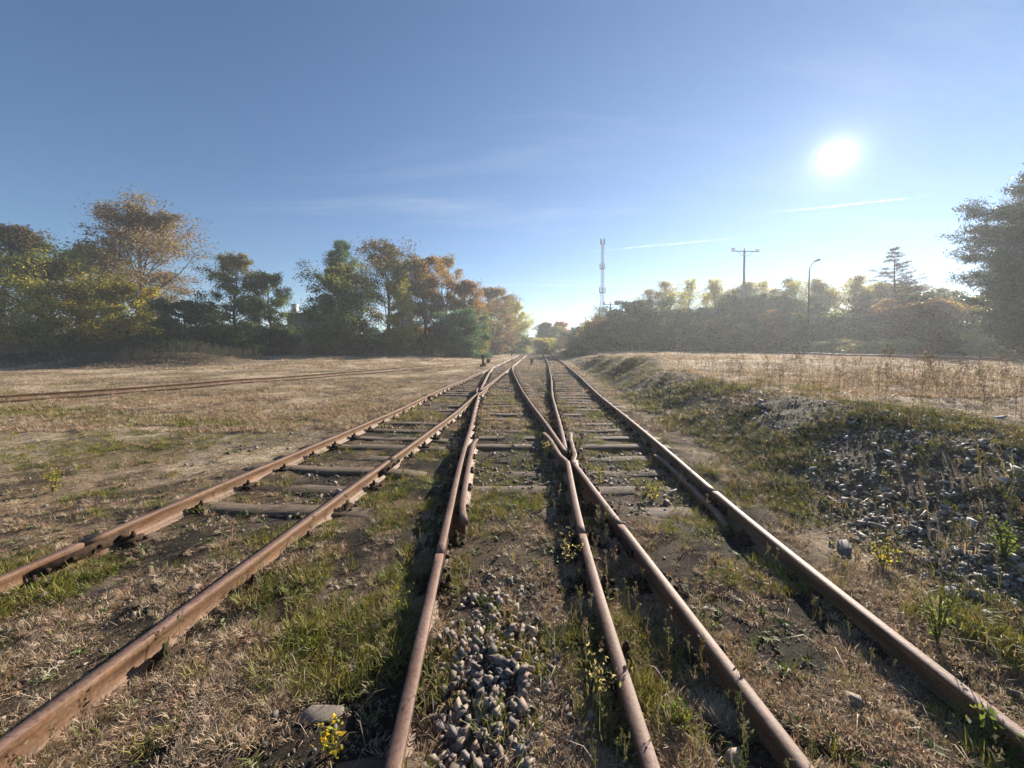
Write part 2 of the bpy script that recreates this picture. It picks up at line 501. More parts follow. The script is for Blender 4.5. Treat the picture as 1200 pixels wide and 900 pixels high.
# zone weights: where turf, moss, gravel, soil lie
def zones(x, y):
    x = np.asarray(x, float); y = np.asarray(y, float)
    yc = np.clip(y, -8, 130)
    a = ev(A, yc); b = ev(B, yc); c = ev(Cn, yc)
    g = np.zeros_like(x)
    # loose ballast in the middle of the near track
    g += 1.0 * np.exp(-((x + 0.10) / 0.30) ** 2 - ((y - 1.75) / 0.55) ** 2)
    # ballast between the bearers round the crossing
    band = sstep(3.4, 4.2, y) * (1 - sstep(7.2, 8.5, y)) * sstep(a - 0.9, a - 0.5, x) * (1 - sstep(b + 0.8, b + 1.1, x))
    g += 1.0 * band * sstep(0.36, 0.56, fbm(x * 1.4, y * 1.4, 41, 3))
    g += 0.6 * np.exp(-((x - c) / 0.8) ** 2) * sstep(2.6, 4.5, y) * (1 - sstep(12, 18, y)) * sstep(0.42, 0.56, fbm(x * 1.1, y * 1.1, 43, 3))
    # stony bank
    bank = sstep(1.25, 1.9, x - b) * (1 - sstep(3.6, 4.1, x - b))
    g += bank * (0.42 + 0.45 * sstep(0.38, 0.66, fbm(x * 0.8, y * 0.8, 47, 3))) * (1 - sstep(22, 40, y))
    # pale stony strips in the left field
    g += 0.55 * np.exp(-((x - c + 1.9) / 0.7) ** 2) * sstep(4, 6, y) * sstep(0.42, 0.62, fbm(x * 0.8, y * 0.8, 49, 3))
    g = np.clip(g, 0, 1)
    inn = sstep(-1.0, -0.6, x - c) * (1 - sstep(0.6, 1.0, x - b))
    gr = sstep(0.58 - .05 * inn, 0.72, fbm(x * 1.5, y * 1.5, 51, 3)) * (0.5 + .2 * inn)
    gr = np.maximum(gr, 0.9 * np.exp(-((x + 7.0) / 2.3) ** 2 - ((y - 7.2) / 1.5) ** 2) * sstep(0.26, 0.46, fbm(x * 1.0, y * 1.3, 53, 3)) * 1.2)
    gr = np.maximum(gr, 0.9 * np.exp(-((x + 12.6) / 1.8) ** 2 - ((y - 9.6) / 0.6) ** 2))
    gr = np.maximum(gr, bank * sstep(0.42, 0.58, fbm(x * 1.1 + 9, y * 1.1, 57, 3)))
    gr = np.maximum(gr, sstep(3.0, 4.0, y) * (1 - sstep(7, 9, y)) * sstep(c, c + 1.0, x) * (1 - sstep(b + 0.5, b + 1.0, x)) * sstep(0.5, 0.62, fbm(x * 1.7, y * 1.7, 59, 3)))
    gr = gr * (1 - 0.85 * np.exp(-((x + 0.05) / 0.42) ** 2 - ((y - 1.75) / 0.7) ** 2))
    return g, np.clip(gr, 0, 1), bank

print('ground')
def axis(lo, hi, step, far_lo, far_hi, grow):
    mid = np.arange(lo, hi + 1e-6, step)
    def out(n):
        r, s, p = [], step, 0.0
        while p < n:
            s *= grow; p += s; r.append(p)
        r[-1] = n
        return np.array(r)
    return np.concatenate([lo - out(lo - far_lo)[::-1], mid, hi + out(far_hi - hi)])
gx = axis(-6.0, 7.5, 0.055, -440, 440, 1.035)
gy = axis(0.6, 9.5, 0.055, -60, 440, 1.028)
GX, GY = np.meshgrid(gx, gy)
GZ = terrain(GX, GY)
gz_, gr_, bank_ = zones(GX, GY)
nlow = fbm(GX * 0.5, GY * 0.5, 61, 4)
nmid = fbm(GX * 2.2, GY * 2.2, 63, 4)
soil = np.array([0.050, 0.041, 0.033]); straw = np.array([0.36, 0.275, 0.19]); moss = np.array([0.085, 0.098, 0.030]); grit = np.array([0.125, 0.110, 0.095])
pale = np.array([0.56, 0.465, 0.355])
ycl = np.clip(GY, -8, 130)
intrack = sstep(-1.4, -1.0, GX - ev(Cn, ycl)) * (1 - sstep(1.0, 1.5, GX - ev(B, ycl)))
dry = np.clip(sstep(0.40, 0.62, nmid) * (1 - 0.62 * intrack) + 0.30 * (1 - intrack), 0, 1)
ground_c = soil + (straw - soil) * dry[..., None]
ground_c = ground_c + (pale - ground_c) * ((1 - intrack) * sstep(0.40, 0.62, nlow) * 0.92 * (1 - bank_))[..., None]
ground_c = ground_c + (grit - ground_c) * (gz_ * 0.9)[..., None]
ground_c = ground_c + (moss - ground_c) * (gr_ * 0.75)[..., None]
ground_c = ground_c * (0.8 + 0.4 * nlow)[..., None]
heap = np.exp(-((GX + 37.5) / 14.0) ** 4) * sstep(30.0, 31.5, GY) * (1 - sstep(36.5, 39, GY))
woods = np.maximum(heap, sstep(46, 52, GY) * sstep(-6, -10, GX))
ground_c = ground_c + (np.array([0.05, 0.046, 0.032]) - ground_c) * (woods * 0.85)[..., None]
nx, ny = len(gx), len(gy)
ii, jj = np.meshgrid(np.arange(nx - 1), np.arange(ny - 1))
i0 = (jj * nx + ii).ravel()
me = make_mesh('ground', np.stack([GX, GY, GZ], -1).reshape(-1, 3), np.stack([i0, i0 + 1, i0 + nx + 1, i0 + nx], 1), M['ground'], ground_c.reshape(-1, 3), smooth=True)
tag(mobj('ground', me), 'rough dry ground with straw, moss and grit around the rails', None, None, 'structure')

def tz(x, y, fine=False):
    return float(terrain(np.array([x]), np.array([y]), fine)[0])

# ------------------------------------------------------------------ rails
PROF = np.array([(-.0625, 0), (.0625, 0), (.0625, .012), (.018, .027), (.009, .045), (.009, .108), (.0285, .124), (.030, .155), (.0275, .1595), (.0, .1605), (-.0275, .1595), (-.030, .155), (-.0285, .124), (-.009, .108), (-.009, .045), (-.018, .027), (-.0625, .012)])
def rail_mesh(xs, ys, zs, prof=PROF):
    p = np.stack([xs, ys, zs], 1)
    tan = np.gradient(p, axis=0)
    tan /= np.linalg.norm(tan, axis=1)[:, None]
    nrm = np.stack([tan[:, 1], -tan[:, 0], np.zeros(len(tan))], 1)
    nrm /= np.linalg.norm(nrm, axis=1)[:, None]
    v = p[:, None, :] + prof[None, :, :1] * nrm[:, None, :] + prof[None, :, 1:] * np.array([0, 0, 1.0])
    n, k = len(p), len(prof)
    i = np.arange(n - 1)[:, None] * k; j = np.arange(k)[None, :]; jn = (j + 1) % k
    q = np.stack([i + j, i + jn, i + k + jn, i + k + j], -1).reshape(-1, 4)[:, ::-1]
    vv = v.reshape(-1, 3)
    caps = [np.array([list(range(k))]), np.array([list(range((n - 1) * k, n * k))[::-1]])]
    return vv, [q] + caps
def rail_ys(y0, y1):
    ys = [y0]
    while ys[-1] < y1:
        ys.append(ys[-1] + max(0.15, abs(ys[-1]) * 0.03))
    ys[-1] = y1
    return np.array(ys)
PROF = PROF * np.array([1, (0.1605 + SUNK) / 0.1605])
def rail_z(ys, seed):
    return RAIL_FOOT - SUNK + 0.010 * (fbm(ys * 0.5, ys * 0 + seed, seed, 2) - 0.5)

# fastening: a ribbed base plate with two clips, bolts and nuts, in the rail's own frame
def fastening_mesh():
    b = MB()
    b.box((0, 0, -0.008), (0.34, 0.17, 0.018))
    for s in (-1, 1):
        b.box((s * 0.086, 0, 0.016), (0.035, 0.15, 0.034))
        b.box((s * 0.066, 0, 0.035), (0.062, 0.062, 0.018), 0, 0.8)
        b.tube([(s * 0.086, 0, 0.03), (s * 0.086, 0, 0.086)], 0.012, 8)
        b.tube([(s * 0.086, 0, 0.044), (s * 0.086, 0, 0.066)], 0.021, 6)
        b.tube([(s * 0.145, 0.05, 0.0), (s * 0.145, 0.05, 0.024)], 0.018, 6)
        b.tube([(s * 0.145, -0.05, 0.0), (s * 0.145, -0.05, 0.022)], 0.018, 6)
    o = b.build('fastening', M['iron'])
    me = o.data
    bpy.data.objects.remove(o)
    return me
FAST = fastening_mesh()
def fish_mesh():
    b = MB()
    for s in (-1, 1):
        b.box((s * 0.022, 0, 0.074), (0.022, 0.62, 0.082))
        for k in (-0.24, -0.09, 0.09, 0.24):
            b.tube([(s * 0.03, k, 0.074), (s * 0.062, k, 0.074)], 0.016, 6)
    o = b.build('fishplate', M['iron'])
    me = o.data
    bpy.data.objects.remove(o)
    return me
FISH = fish_mesh()

SLEEPER_YS = np.arange(0.72, 60, 0.62)
def heading(fx, y):
    return math.atan2(-(fx(y + 0.2) - fx(y - 0.2)), 0.4)
def rail(label, fx, y0, y1, seed, group, fast=(0.4, 20), joints=(), name='rail', zfun=None, dens=1):
    ys = rail_ys(y0, y1)
    xs = np.array([fx(y) for y in ys])
    zs = rail_z(ys, seed) if zfun is None else np.array([zfun(x, y) for x, y in zip(xs, ys)])
    vv, fl = rail_mesh(xs, ys, zs)
    rm = make_mesh(name, vv, fl, M['rail'])
    rm.materials.append(M['polished'] if 'glinting' in label else M['railhead'])
    k = len(PROF)
    mi = np.zeros(len(rm.polygons), dtype=np.int32)
    jj_ = np.arange((len(ys) - 1) * k) % k
    mi[:len(jj_)] = np.isin(jj_, (8, 9))
    rm.polygons.foreach_set('material_index', mi)
    o = mobj(name, rm)
    tag(o, label, 'rail', group)
    rnd = random.Random(seed)
    if fast:
        for y in SLEEPER_YS:
            if max(y0 + 0.1, fast[0]) < y < min(y1 - 0.1, fast[1]):
                c = mobj('fastening', FAST, o)
                c.location = (fx(y), y + rnd.uniform(-.02, .02), float(np.interp(y, ys, zs)) + SUNK * .8 + rnd.uniform(-.004, .002))
                c.rotation_euler = (0, 0, heading(fx, y) + rnd.uniform(-.03, .03))
    for y in joints:
        c = mobj('fishplate', FISH, o)
        c.location = (fx(y), y, float(np.interp(y, ys, zs)))
        c.rotation_euler = (0, 0, heading(fx, y))
    return o
def fL(c, s): return lambda y: float(np.interp(y, YY, c)) + s * HG
R1, R2, R3, R5 = fL(Cn, -1), fL(Cn, 1), fL(A, -1), fL(A, 1)
R4, R6 = fL(B, -1), fL(B, 1)
def cross(f, g, lo, hi):
    for y in np.arange(lo, hi, 0.01):
        if f(y) >= g(y): return float(y)
    return hi
YC1 = cross(R4, R5, 3.0, 9.0)        # near crossing (frog)
YC2 = cross(R2, R3, 8.0, 20.0)       # far crossing
print('crossings', YC1, YC2)
def wing(f, g, yc, side):
    """near rail f runs to the knuckle, then bends to run beside the far rail g on the given side"""
    kn = yc - 0.50
    def h(y):
        if y <= kn: return f(y)
        t = (y - kn)
        off = side * (0.115 + 0.10 * max(0.0, (y - yc - 0.75)) ** 1.3)
        tgt = g(y) + off
        w = float(sstep(0, 0.35, t))
        return f(kn) * (1 - w) + tgt * w if t < 0.35 else tgt
    return h
RG = 'rusty rails of the track fan'
def lengths(fx, y0, y1, seed, fast, joint, near, far, more=()):
    rail(near, fx, y0, joint - .005, seed, RG, (fast[0], joint), ())
    o = rail(far, fx, joint + .005, y1, seed + 40, RG, (joint, fast[1]), more)
    c = mobj('fishplate', FISH, o)
    c.location = (fx(joint), joint, float(rail_z(np.array([joint]), seed + 40)[0]) + .01)
    c.rotation_euler = (0, 0, heading(fx, joint))
lengths(R1, -7, 78, 1, (0.4, 24), 2.9, 'rusty rail at the far left of the converging tracks, cut by the left picture edge', 'long rusty rail farthest left in the converging tracks, from its joint to the far switch', (12.2,))
lengths(wing(R2, R3, YC2, -1), -7, YC2 + 1.1, 2, (0.4, 30), 5.05, 'rusty rail running in from the lower left corner', 'rusty rail from the joint of the lower left rail up to the far crossing')
lengths(wing(R3, R2, YC2, 1), -7, YC2 + 1.1, 3, (0.4, 30), 2.75, 'rusty rail leaving the bottom edge left of the loose grey stones', 'rusty rail from the check rail end up to the far crossing')
lengths(wing(R4, R5, YC1, -1), -7, YC1 + 1.25, 4, (0.4, 30), 3.05, 'rusty rail leaving the bottom edge on the right of the loose grey stones', 'short rail length bent left into the near crossing')
lengths(wing(R5, R4, YC1, 1), -7, YC1 + 1.25, 5, (0.4, 30), 3.2, 'rusty rail second from the lower right corner', 'short rail length bent right into the near crossing')
lengths(R6, -7, 98, 6, (0.4, 20), 3.95, 'rusty rail in the lower right corner', 'long rusty rail farthest right, running along the stony bank to the distance', (9.6,))
rail('left leg of the near crossing nose, curving left towards the far switch', R5, YC1 + 0.02, 30.5, 7, RG, (5.6, 24))
rail('right leg of the near crossing nose, running straight to the distant trees', R4, YC1 + 0.14, 98, 8, RG, (6, 20), (11.5,))
rail('left leg of the far crossing nose, a blade closing on the leftmost rail', R3, YC2 + 0.05, 28.6, 9, RG, (14, 24))
rail('right leg of the far crossing nose, running on past the switch', R2, YC2 + 0.15, 78, 10, RG, (14, 24))
def check(f, side, y0, y1):
    def h(y):
        e = max(0.0, y0 + 0.45 - y) + max(0.0, y - (y1 - 0.45))
        return f(y) + side * (0.108 + 0.22 * e * e)
    return h
CHKZ = lambda x, y: RAIL_FOOT - SUNK - .012
rail('short check rail with flared ends beside the shaded side of the centre rail', check(R3, 1, 3.3, 6.3), 3.3, 6.3, 12, None, None, (), 'check_rail', CHKZ)
rail('short low check rail in the shade inside the rail along the stony bank', check(R6, -1, 3.4, 5.6), 3.4, 5.6, 13, None, None, (), 'check_rail', lambda x, y: RAIL_FOOT - SUNK - .080)
def zD(x, y): return float(terrain(np.array([x]), np.array([y]), False)[0]) - 0.015
rail('thin dark rail of the siding across the left field, far side', fL(D, -1), 4, 60, 14, 'rails of the left siding', None, (), 'rail', lambda x, y: zD(x, y) + 0.0)
rail('thin half buried rail of the siding across the left field, near side', fL(D, 1), 4, 60, 15, 'rails of the left siding', None, (), 'rail', lambda x, y: zD(x, y) - 0.06)
rail('pale glinting rail before the hazy trees, near side of the pair', fL(E, -1), 12, 110, 16, 'rails beyond the weedy field', None, (), 'rail', lambda x, y: zD(x, y) + 0.10)
rail('pale glinting rail before the hazy trees, far side of the pair', fL(E, 1), 12, 110, 17, 'rails beyond the weedy field', None, (), 'rail', lambda x, y: zD(x, y) + 0.10)

# ------------------------------------------------------------------ sleepers
def sleeper_mesh(L, seed):
    rnd = np.random.default_rng(seed)
    n = max(6, int(L / 0.22))
    xs = np.linspace(-L / 2, L / 2, n)
    w = 0.125 + rnd.uniform(-.012, .012, n); t = rnd.uniform(-.012, .004, n)
    t[0] -= .02; t[-1] -= .02; w[0] -= .012; w[-1] -= .012
    sec = []
    for i in range(n):
        c = 0.018
        sec.append([(xs[i], -w[i], -0.14), (xs[i], -w[i], t[i] - c), (xs[i], -w[i] + c, t[i]), (xs[i], -0.02, t[i] + rnd.uniform(-.006, .003)), (xs[i], w[i] - c, t[i]), (xs[i], w[i], t[i] - c), (xs[i], w[i], -0.14)])
    v = np.array(sec).reshape(-1, 3)
    k = 7
    i = np.arange(n - 1)[:, None] * k; j = np.arange(k)[None, :]; jn = (j + 1) % k
    q = np.stack([i + j, i + jn, i + k + jn, i + k + j], -1).reshape(-1, 4)
    return make_mesh('sleeper', v, [q, np.array([list(range(k))[::-1]]), np.array([list(range((n - 1) * k, n * k))])], M['wood'])
S_LONG = [sleeper_mesh(3.7, 100 + i) for i in range(4)]
S_MID = [sleeper_mesh(3.2, 120 + i) for i in range(3)]
S_STD = [sleeper_mesh(2.5, 110 + i) for i in range(4)]
srnd = random.Random(5)
def sleeper(pool, x, y, rz, label, group, sx=1.0):
    o = mobj('sleeper', srnd.choice(pool))
    gh = float(np.mean(terrain(x + np.linspace(-.9, .9, 13) * sx, np.full(13, y))))
    o.location = (x, y, min(RAIL_FOOT + .018, gh + (srnd.uniform(-.024, .012) if y < 3.4 else srnd.uniform(.004, .032))))
    o.rotation_euler = (srnd.uniform(-.012, .012), srnd.uniform(-.006, .006), rz + srnd.uniform(-.02, .02) + (math.pi if srnd.random() < .5 else 0))
    o.scale = (sx, srnd.uniform(.9, 1.08), 1)
    tag(o, label, 'sleeper', group)
for y in SLEEPER_YS:
    a, b, c = ev(A, y), ev(B, y), ev(Cn, y)
    fa, fb, fc = (lambda v: lambda q: float(np.interp(q, YY, v)))(A), (lambda v: lambda q: float(np.interp(q, YY, v)))(B), (lambda v: lambda q: float(np.interp(q, YY, v)))(Cn)
    if y < 9.5:
        l, r = a - HG - 0.35, b + HG + 0.3
        sleeper(S_LONG, (l + r) / 2, y, 0, 'long weathered bearer under the two tracks at the near crossing', 'bearers of the near crossing', (r - l) / 3.7)
    elif y < 56:
        sleeper(S_STD, b, y, heading(fb, y), 'weathered sleeper of the straight track on the right', 'sleepers of the right track')
    if y < 8.5:
        sleeper(S_STD, c, y, heading(fc, y), 'half buried sleeper of the left track', 'sleepers of the left track')
        if y > 9.5: pass
    elif y < 31:
        if y >= 9.5:
            l, r = c - HG - 0.5, a + HG + 0.5
            sleeper(S_MID, (l + r) / 2, y, heading(fc, y) * 0.5, 'long bearer under the merging tracks at the far crossing', 'bearers of the far crossing', (r - l) / 3.2)
        else:
            sleeper(S_STD, c, y, heading(fc, y), 'half buried sleeper of the left track', 'sleepers of the left track')
    elif y < 52:
        sleeper(S_STD, c, y, heading(fc, y), 'sleeper of the single track beyond the far switch', 'sleepers beyond the far switch')

# ------------------------------------------------------------------ scattered cover (stuff)
def scatter(name, protos, pos, rz, scl, cols, mat, label, tilt=None, zs=None, vary=0.0, extra_z=None):
    """bakes many small copies of a few shapes into ONE uncountable mass"""
    V, F3, F4, CC = [], [], [], []
    off = 0
    pick = rng.integers(0, len(protos), len(pos))
    for k, (pv, pf) in enumerate(protos):
        idx = np.nonzero(pick == k)[0]
        if len(idx) == 0: continue
        p = pos[idx]; r = rz[idx]; s = scl[idx]
        s3 = s if s.ndim == 2 else np.stack([s, s, s], 1)
        ca, sa = np.cos(r)[:, None], np.sin(r)[:, None]
        v = pv[None] * s3[:, None, :]
        x = v[..., 0] * ca - v[..., 1] * sa; y = v[..., 0] * sa + v[..., 1] * ca; z = v[..., 2]
        if tilt is not None:
            tx, ty = tilt[idx, 0][:, None], tilt[idx, 1][:, None]
            z = z + x * tx + y * ty
        v = np.stack([x, y, z], -1) + p[:, None, :]
        n, m_ = v.shape[0], v.shape[1]
        V.append(v.reshape(-1, 3).astype(np.float32))
        f = (pf[None] + (np.arange(n) * m_)[:, None, None] + off).reshape(-1, pf.shape[1])
        (F4 if pf.shape[1] == 4 else F3).append(f)
        c = np.repeat(cols[idx][:, None, :], m_, 1)
        if vary:
            c = c * (1 + vary * (rng.random((n, m_ // vper(pf), 1)).repeat(vper(pf), 1)[:, :m_] - 0.5) * 2) if m_ % vper(pf) == 0 else c
        CC.append(c.reshape(-1, 3))
        off += n * m_
    fl = []
    if F4: fl.append(np.concatenate(F4))
    if F3: fl.append(np.concatenate(F3))
    o = mobj(name, make_mesh(name, np.concatenate(V), fl, mat, np.concatenate(CC)))
    return tag(o, label, None, None, 'stuff')
def vper(pf): return 6 if pf.shape[1] == 4 else 1

def tuft(seed, n, L, spread, lean, wid, flat=0.0):
    """n curved blades, each six vertices and two quads"""
    r = np.random.default_rng(seed)
    V, F = [], []
    for i in range(n):
        az = r.uniform(0, 2 * math.pi); rad = spread * math.sqrt(r.random())
        base = np.array([rad * math.cos(az + 1), rad * math.sin(az + 1), r.uniform(-.006, .004)])
        ln = L * r.uniform(.5, 1.15); le = min(1.5, abs(r.normal(lean, .3)))
        d = np.array([math.cos(az), math.sin(az), 0]); side = np.array([-d[1], d[0], 0]) * wid * r.uniform(.6, 1.2) / 2
        tw = r.uniform(-.6, .6)
        side = side * math.cos(tw) + np.array([0, 0, 1]) * np.linalg.norm(side) * math.sin(tw)
        p0 = base
        p1 = base + ln * .5 * (d * math.sin(le * .7) + np.array([0, 0, math.cos(le * .7)]))
        le2 = min(2.0, le * 1.35 + r.uniform(0, .3))
        p2 = p1 + ln * .5 * (d * math.sin(le2) + np.array([0, 0, math.cos(le2)])) + side * r.uniform(-6, 6)
        p2[2] = max(p2[2], 0.002)
        b = len(V) * 6
        V.append([p0 - side * .7, p0 + side * .7, p1 - side, p1 + side, p2 - side * .25, p2 + side * .25])
        F += [[b, b + 1, b + 3, b + 2], [b + 2, b + 3, b + 5, b + 4]]
    return np.array(V).reshape(-1, 3), np.array(F)

def stone_proto(seed, n=13):
    r = np.random.default_rng(seed)
    bm = bmesh.new()
    cor = np.array([(i, j, k) for i in (-1, 1) for j in (-1, 1) for k in (-1, 1)], float)
    p = np.concatenate([cor * r.uniform(.42, 1.0, (8, 3)), r.uniform(-.9, .9, (max(0, n - 9), 3))])
    q3 = np.linalg.qr(r.normal(size=(3, 3)))[0]
    p = p @ (np.eye(3) * .8 + q3 * .28)
    p *= np.array([.5, .5 * r.uniform(.6, .9), .5 * r.uniform(.4, .7)])
    for q in p: bm.verts.new(q)
    res = bmesh.ops.convex_hull(bm, input=bm.verts)
    bmesh.ops.delete(bm, geom=[g for g in res['geom_interior'] if isinstance(g, bmesh.types.BMVert)], context='VERTS')
    bmesh.ops.triangulate(bm, faces=bm.faces)
    bm.verts.index_update()
    v = np.array([q.co[:] for q in bm.verts]); f = np.array([[w.index for w in q.verts] for q in bm.faces])
    bm.free()
    return v, f
STONES = [stone_proto(300 + i, 9 + (i % 3 == 0)) for i in range(16)]

def sample_fan(n, y0, y1, power=1.0, half=1.42):
    """points over the ground ahead; thinner with distance"""
    u = rng.random(n)
    if power == 1.0:
        y = y0 * (y1 / y0) ** u
    else:
        k = 1 - power
        y = (y0 ** k + u * (y1 ** k - y0 ** k)) ** (1 / k)
    x = rng.uniform(-half, half, n) * (y + 0.4)
    return x, y
def rails_clear(x, y, d=0.055):
    ok = np.ones(len(x), bool)
    for f, lim in ((Cn, 80), (A, 30), (B, 98)):
        for s in (-1, 1):
            ok &= (np.abs(x - (ev(f, y) + s * HG)) > d) | (y > lim)
    return ok
def palette(n, cols, wts, jit=0.18):
    c = np.array(cols)[rng.choice(len(cols), n, p=np.array(wts) / sum(wts))]
    return c * (1 + rng.uniform(-jit, jit, (n, 1))) * (1 + rng.uniform(-.06, .06, (n, 3)))
def on_ground(x, y, dz=0.0):
    return np.stack([x, y, terrain(x, y) + dz], 1)
DRY = [(0.46, 0.355, 0.245), (0.36, 0.265, 0.175), (0.52, 0.42, 0.31), (0.24, 0.165, 0.105), (0.40, 0.28, 0.18)]
DRYW = [3, 3, 2, 1.5, 1]

print('grass')
def intr(x, y):
    yc = np.clip(y, -8, 130)
    return sstep(-1.5, -1.0, x - ev(Cn, yc)) * (1 - sstep(1.0, 1.5, x - ev(B, yc)))
# dry moss and thatch close by
T_NEAR = [tuft(500 + i, 34, 0.026 + 0.010 * (i % 4), 0.048, 0.9, 0.0036) for i in range(8)]
x, y = sample_fan(34000, 1.0, 9.0, 1.55)
g, gr, bk = zones(x, y)
keep = rails_clear(x, y) & (rng.random(len(x)) < (1 - 0.93 * g) * np.clip(0.05 + 1.15 * sstep(0.43 + .03 * intr(x, y), 0.60, fbm(x * 3.4, y * 3.4, 71, 4)), 0, 1) * (1 - 0.5 * bk) * (1 - 0.25 * intr(x, y) * sstep(3, 6, y)))
x, y = x[keep], y[keep]
n = len(x); print(n)
scatter('dry_moss', T_NEAR, on_ground(x, y), rng.uniform(0, 6.28, n), rng.uniform(.45, 1.15, n), palette(n, DRY, DRYW), M['blade'], 'matted straw coloured moss and dead grass close to the camera', rng.uniform(-.1, .1, (n, 2)))
# dry grass over the middle ground
T_MID = [tuft(540 + i, 12, 0.10, 0.09, 0.9, 0.011) for i in range(8)]
x, y = sample_fan(52000, 7.5, 32, 1.5)
g, gr, bk = zones(x, y)
keep = rails_clear(x, y, .09) & (rng.random(len(x)) < (1 - 0.8 * g) * np.clip(0.10 + 1.2 * sstep(0.38, 0.62, fbm(x * 1.3, y * 1.3, 73, 3)), 0, 1) * (1 - 0.55 * intr(x, y)) * (1 - 0.5 * bk))
x, y = x[keep], y[keep]
n = len(x); print(n)
scatter('dry_grass', T_MID, on_ground(x, y), rng.uniform(0, 6.28, n), rng.uniform(.5, 1.3, n), palette(n, DRY, DRYW), M['blade'], 'short dry grass over the fields on both sides of the tracks', rng.uniform(-.1, .1, (n, 2)))
T_FAR = [tuft(560 + i, 7, 0.17, 0.22, 0.75, 0.035) for i in range(6)]
x, y = sample_fan(26000, 28, 95, 1.4, 1.4)
keep = rails_clear(x, y, .12) & (rng.random(len(x)) < np.clip(0.15 + 1.1 * sstep(0.36, 0.6, fbm(x * .5, y * .5, 75, 3)), 0, 1)) & ~((y > 52) & (x < -8))
x, y = x[keep], y[keep]
n = len(x)
scatter('far_dry_grass', T_FAR, on_ground(x, y), rng.uniform(0, 6.28, n), rng.uniform(.5, 1.4, n), palette(n, DRY, DRYW), M['blade'], 'dry grass of the far field edges before the trees', None)
# green grass
GRN = [(0.18, 0.185, 0.032), (0.23, 0.22, 0.045), (0.11, 0.13, 0.028), (0.24, 0.21, 0.06), (0.30, 0.24, 0.10)]
T_G = [tuft(580 + i, 24, 0.050 + 0.012 * (i % 4), 0.05, 0.55, 0.0045) for i in range(6)]
x, y = sample_fan(26000, 1.05, 9.5, 1.35)
g, gr, bk = zones(x, y)
keep = rails_clear(x, y) & (rng.random(len(x)) < np.clip(gr * 1.0, 0, 1) * (1 - 0.5 * g) + 0.012)
x, y = x[keep], y[keep]
n = len(x); print('green', n)
scatter('green_grass', T_G, on_ground(x, y), rng.uniform(0, 6.28, n), rng.uniform(.55, 1.35, n), palette(n, GRN, [3, 2, 2, 1.5, 1]), M['blade'], 'green grass and moss patches between the rails and on the bank', rng.uniform(-.1, .1, (n, 2)))
T_G2 = [tuft(590 + i, 10, 0.12, 0.10, 0.6, 0.013) for i in range(6)]
x, y = sample_fan(30000, 8.0, 36, 1.4)
g, gr, bk = zones(x, y)
keep = rails_clear(x, y, .09) & (rng.random(len(x)) < np.clip(gr * 0.9, 0, 1))
x, y = x[keep], y[keep]
n = len(x); print('green far', n)
scatter('green_turf', T_G2, on_ground(x, y), rng.uniform(0, 6.28, n), rng.uniform(.5, 1.2, n), palette(n, GRN, [2, 2, 2, 2, 1]), M['blade'], 'green turf patches in the left field and along the bank', None)

print('stones')
# loose ballast in the near track
STC = [(0.235, 0.185, 0.15), (0.13, 0.105, 0.088), (0.33, 0.27, 0.225), (0.19, 0.168, 0.152), (0.24, 0.168, 0.125)]
n0 = 1150
x = rng.normal(-0.15, 0.23, n0); y = rng.normal(1.66, 0.42, n0)
keep = rails_clear(x, y, .085) & (x > ev(A, y) - HG + .08) & (x < ev(B, y) - HG) & (y > .75)
x, y = x[keep], y[keep]; n = len(x)
s = np.clip(rng.lognormal(-3.15, .48, n), .012, .082)
pos = on_ground(x, y); pos[:, 2] += s * .13 + rng.uniform(0, .015, n) * np.exp(-((x + .12) / .2) ** 2)
scatter('loose_ballast', STONES, pos, rng.uniform(0, 6.28, n), s, palette(n, STC, [3, 3, 2, 2, 1]), M['stone'], 'loose angular ballast stones lying in the near track', rng.uniform(-.35, .35, (n, 2)))
x, y = sample_fan(76000, 1.1, 24, 1.45)
g, gr, bk = zones(x, y)
keep = rails_clear(x, y, .075) & (rng.random(len(x)) < np.clip((g - .15) * 1.2, 0, 1) * np.where(bk > .3, 1.0, .75) + .012) & ~((np.abs(x + .1) < .6) & (y < 2.4))
x, y, bk = x[keep], y[keep], bk[keep]; n = len(x); print('ballast', n)
s = np.clip(rng.lognormal(-3.4, .45, n), .013, .13) * np.where(bk > .3, 1.0, 1.0) * (1 + .03 * y)
pos = on_ground(x, y); pos[:, 2] += s * .10
c = palette(n, STC, [3, 3, 2, 2, 1])
cb = palette(n, [(0.29, 0.285, 0.27), (0.18, 0.176, 0.168), (0.42, 0.41, 0.385), (0.24, 0.215, 0.185)], [3, 3, 1, 3])
c = np.where((bk > .3)[:, None], cb, c)
scatter('ballast', STONES, pos, rng.uniform(0, 6.28, n), s, c, M['stone'], 'grey ballast and rubble between the sleepers and on the bank', rng.uniform(-.35, .35, (n, 2)))
# grit and pebbles over the bare soil
x, y = sample_fan(16000, 1.0, 7, 1.5)
keep = rails_clear(x, y, .06)
x, y = x[keep], y[keep]; n = len(x)
s = np.clip(rng.lognormal(-4.4, .45, n), .005, .03)
pos = on_ground(x, y, .003)
scatter('grit', STONES[:6], pos, rng.uniform(0, 6.28, n), s, palette(n, [(0.10, 0.082, 0.068), (0.17, 0.145, 0.12), (0.06, 0.05, 0.042), (0.24, 0.21, 0.18)], [3, 2, 3, 1]), M['stone'], 'small grit and clods on the bare soil', None)

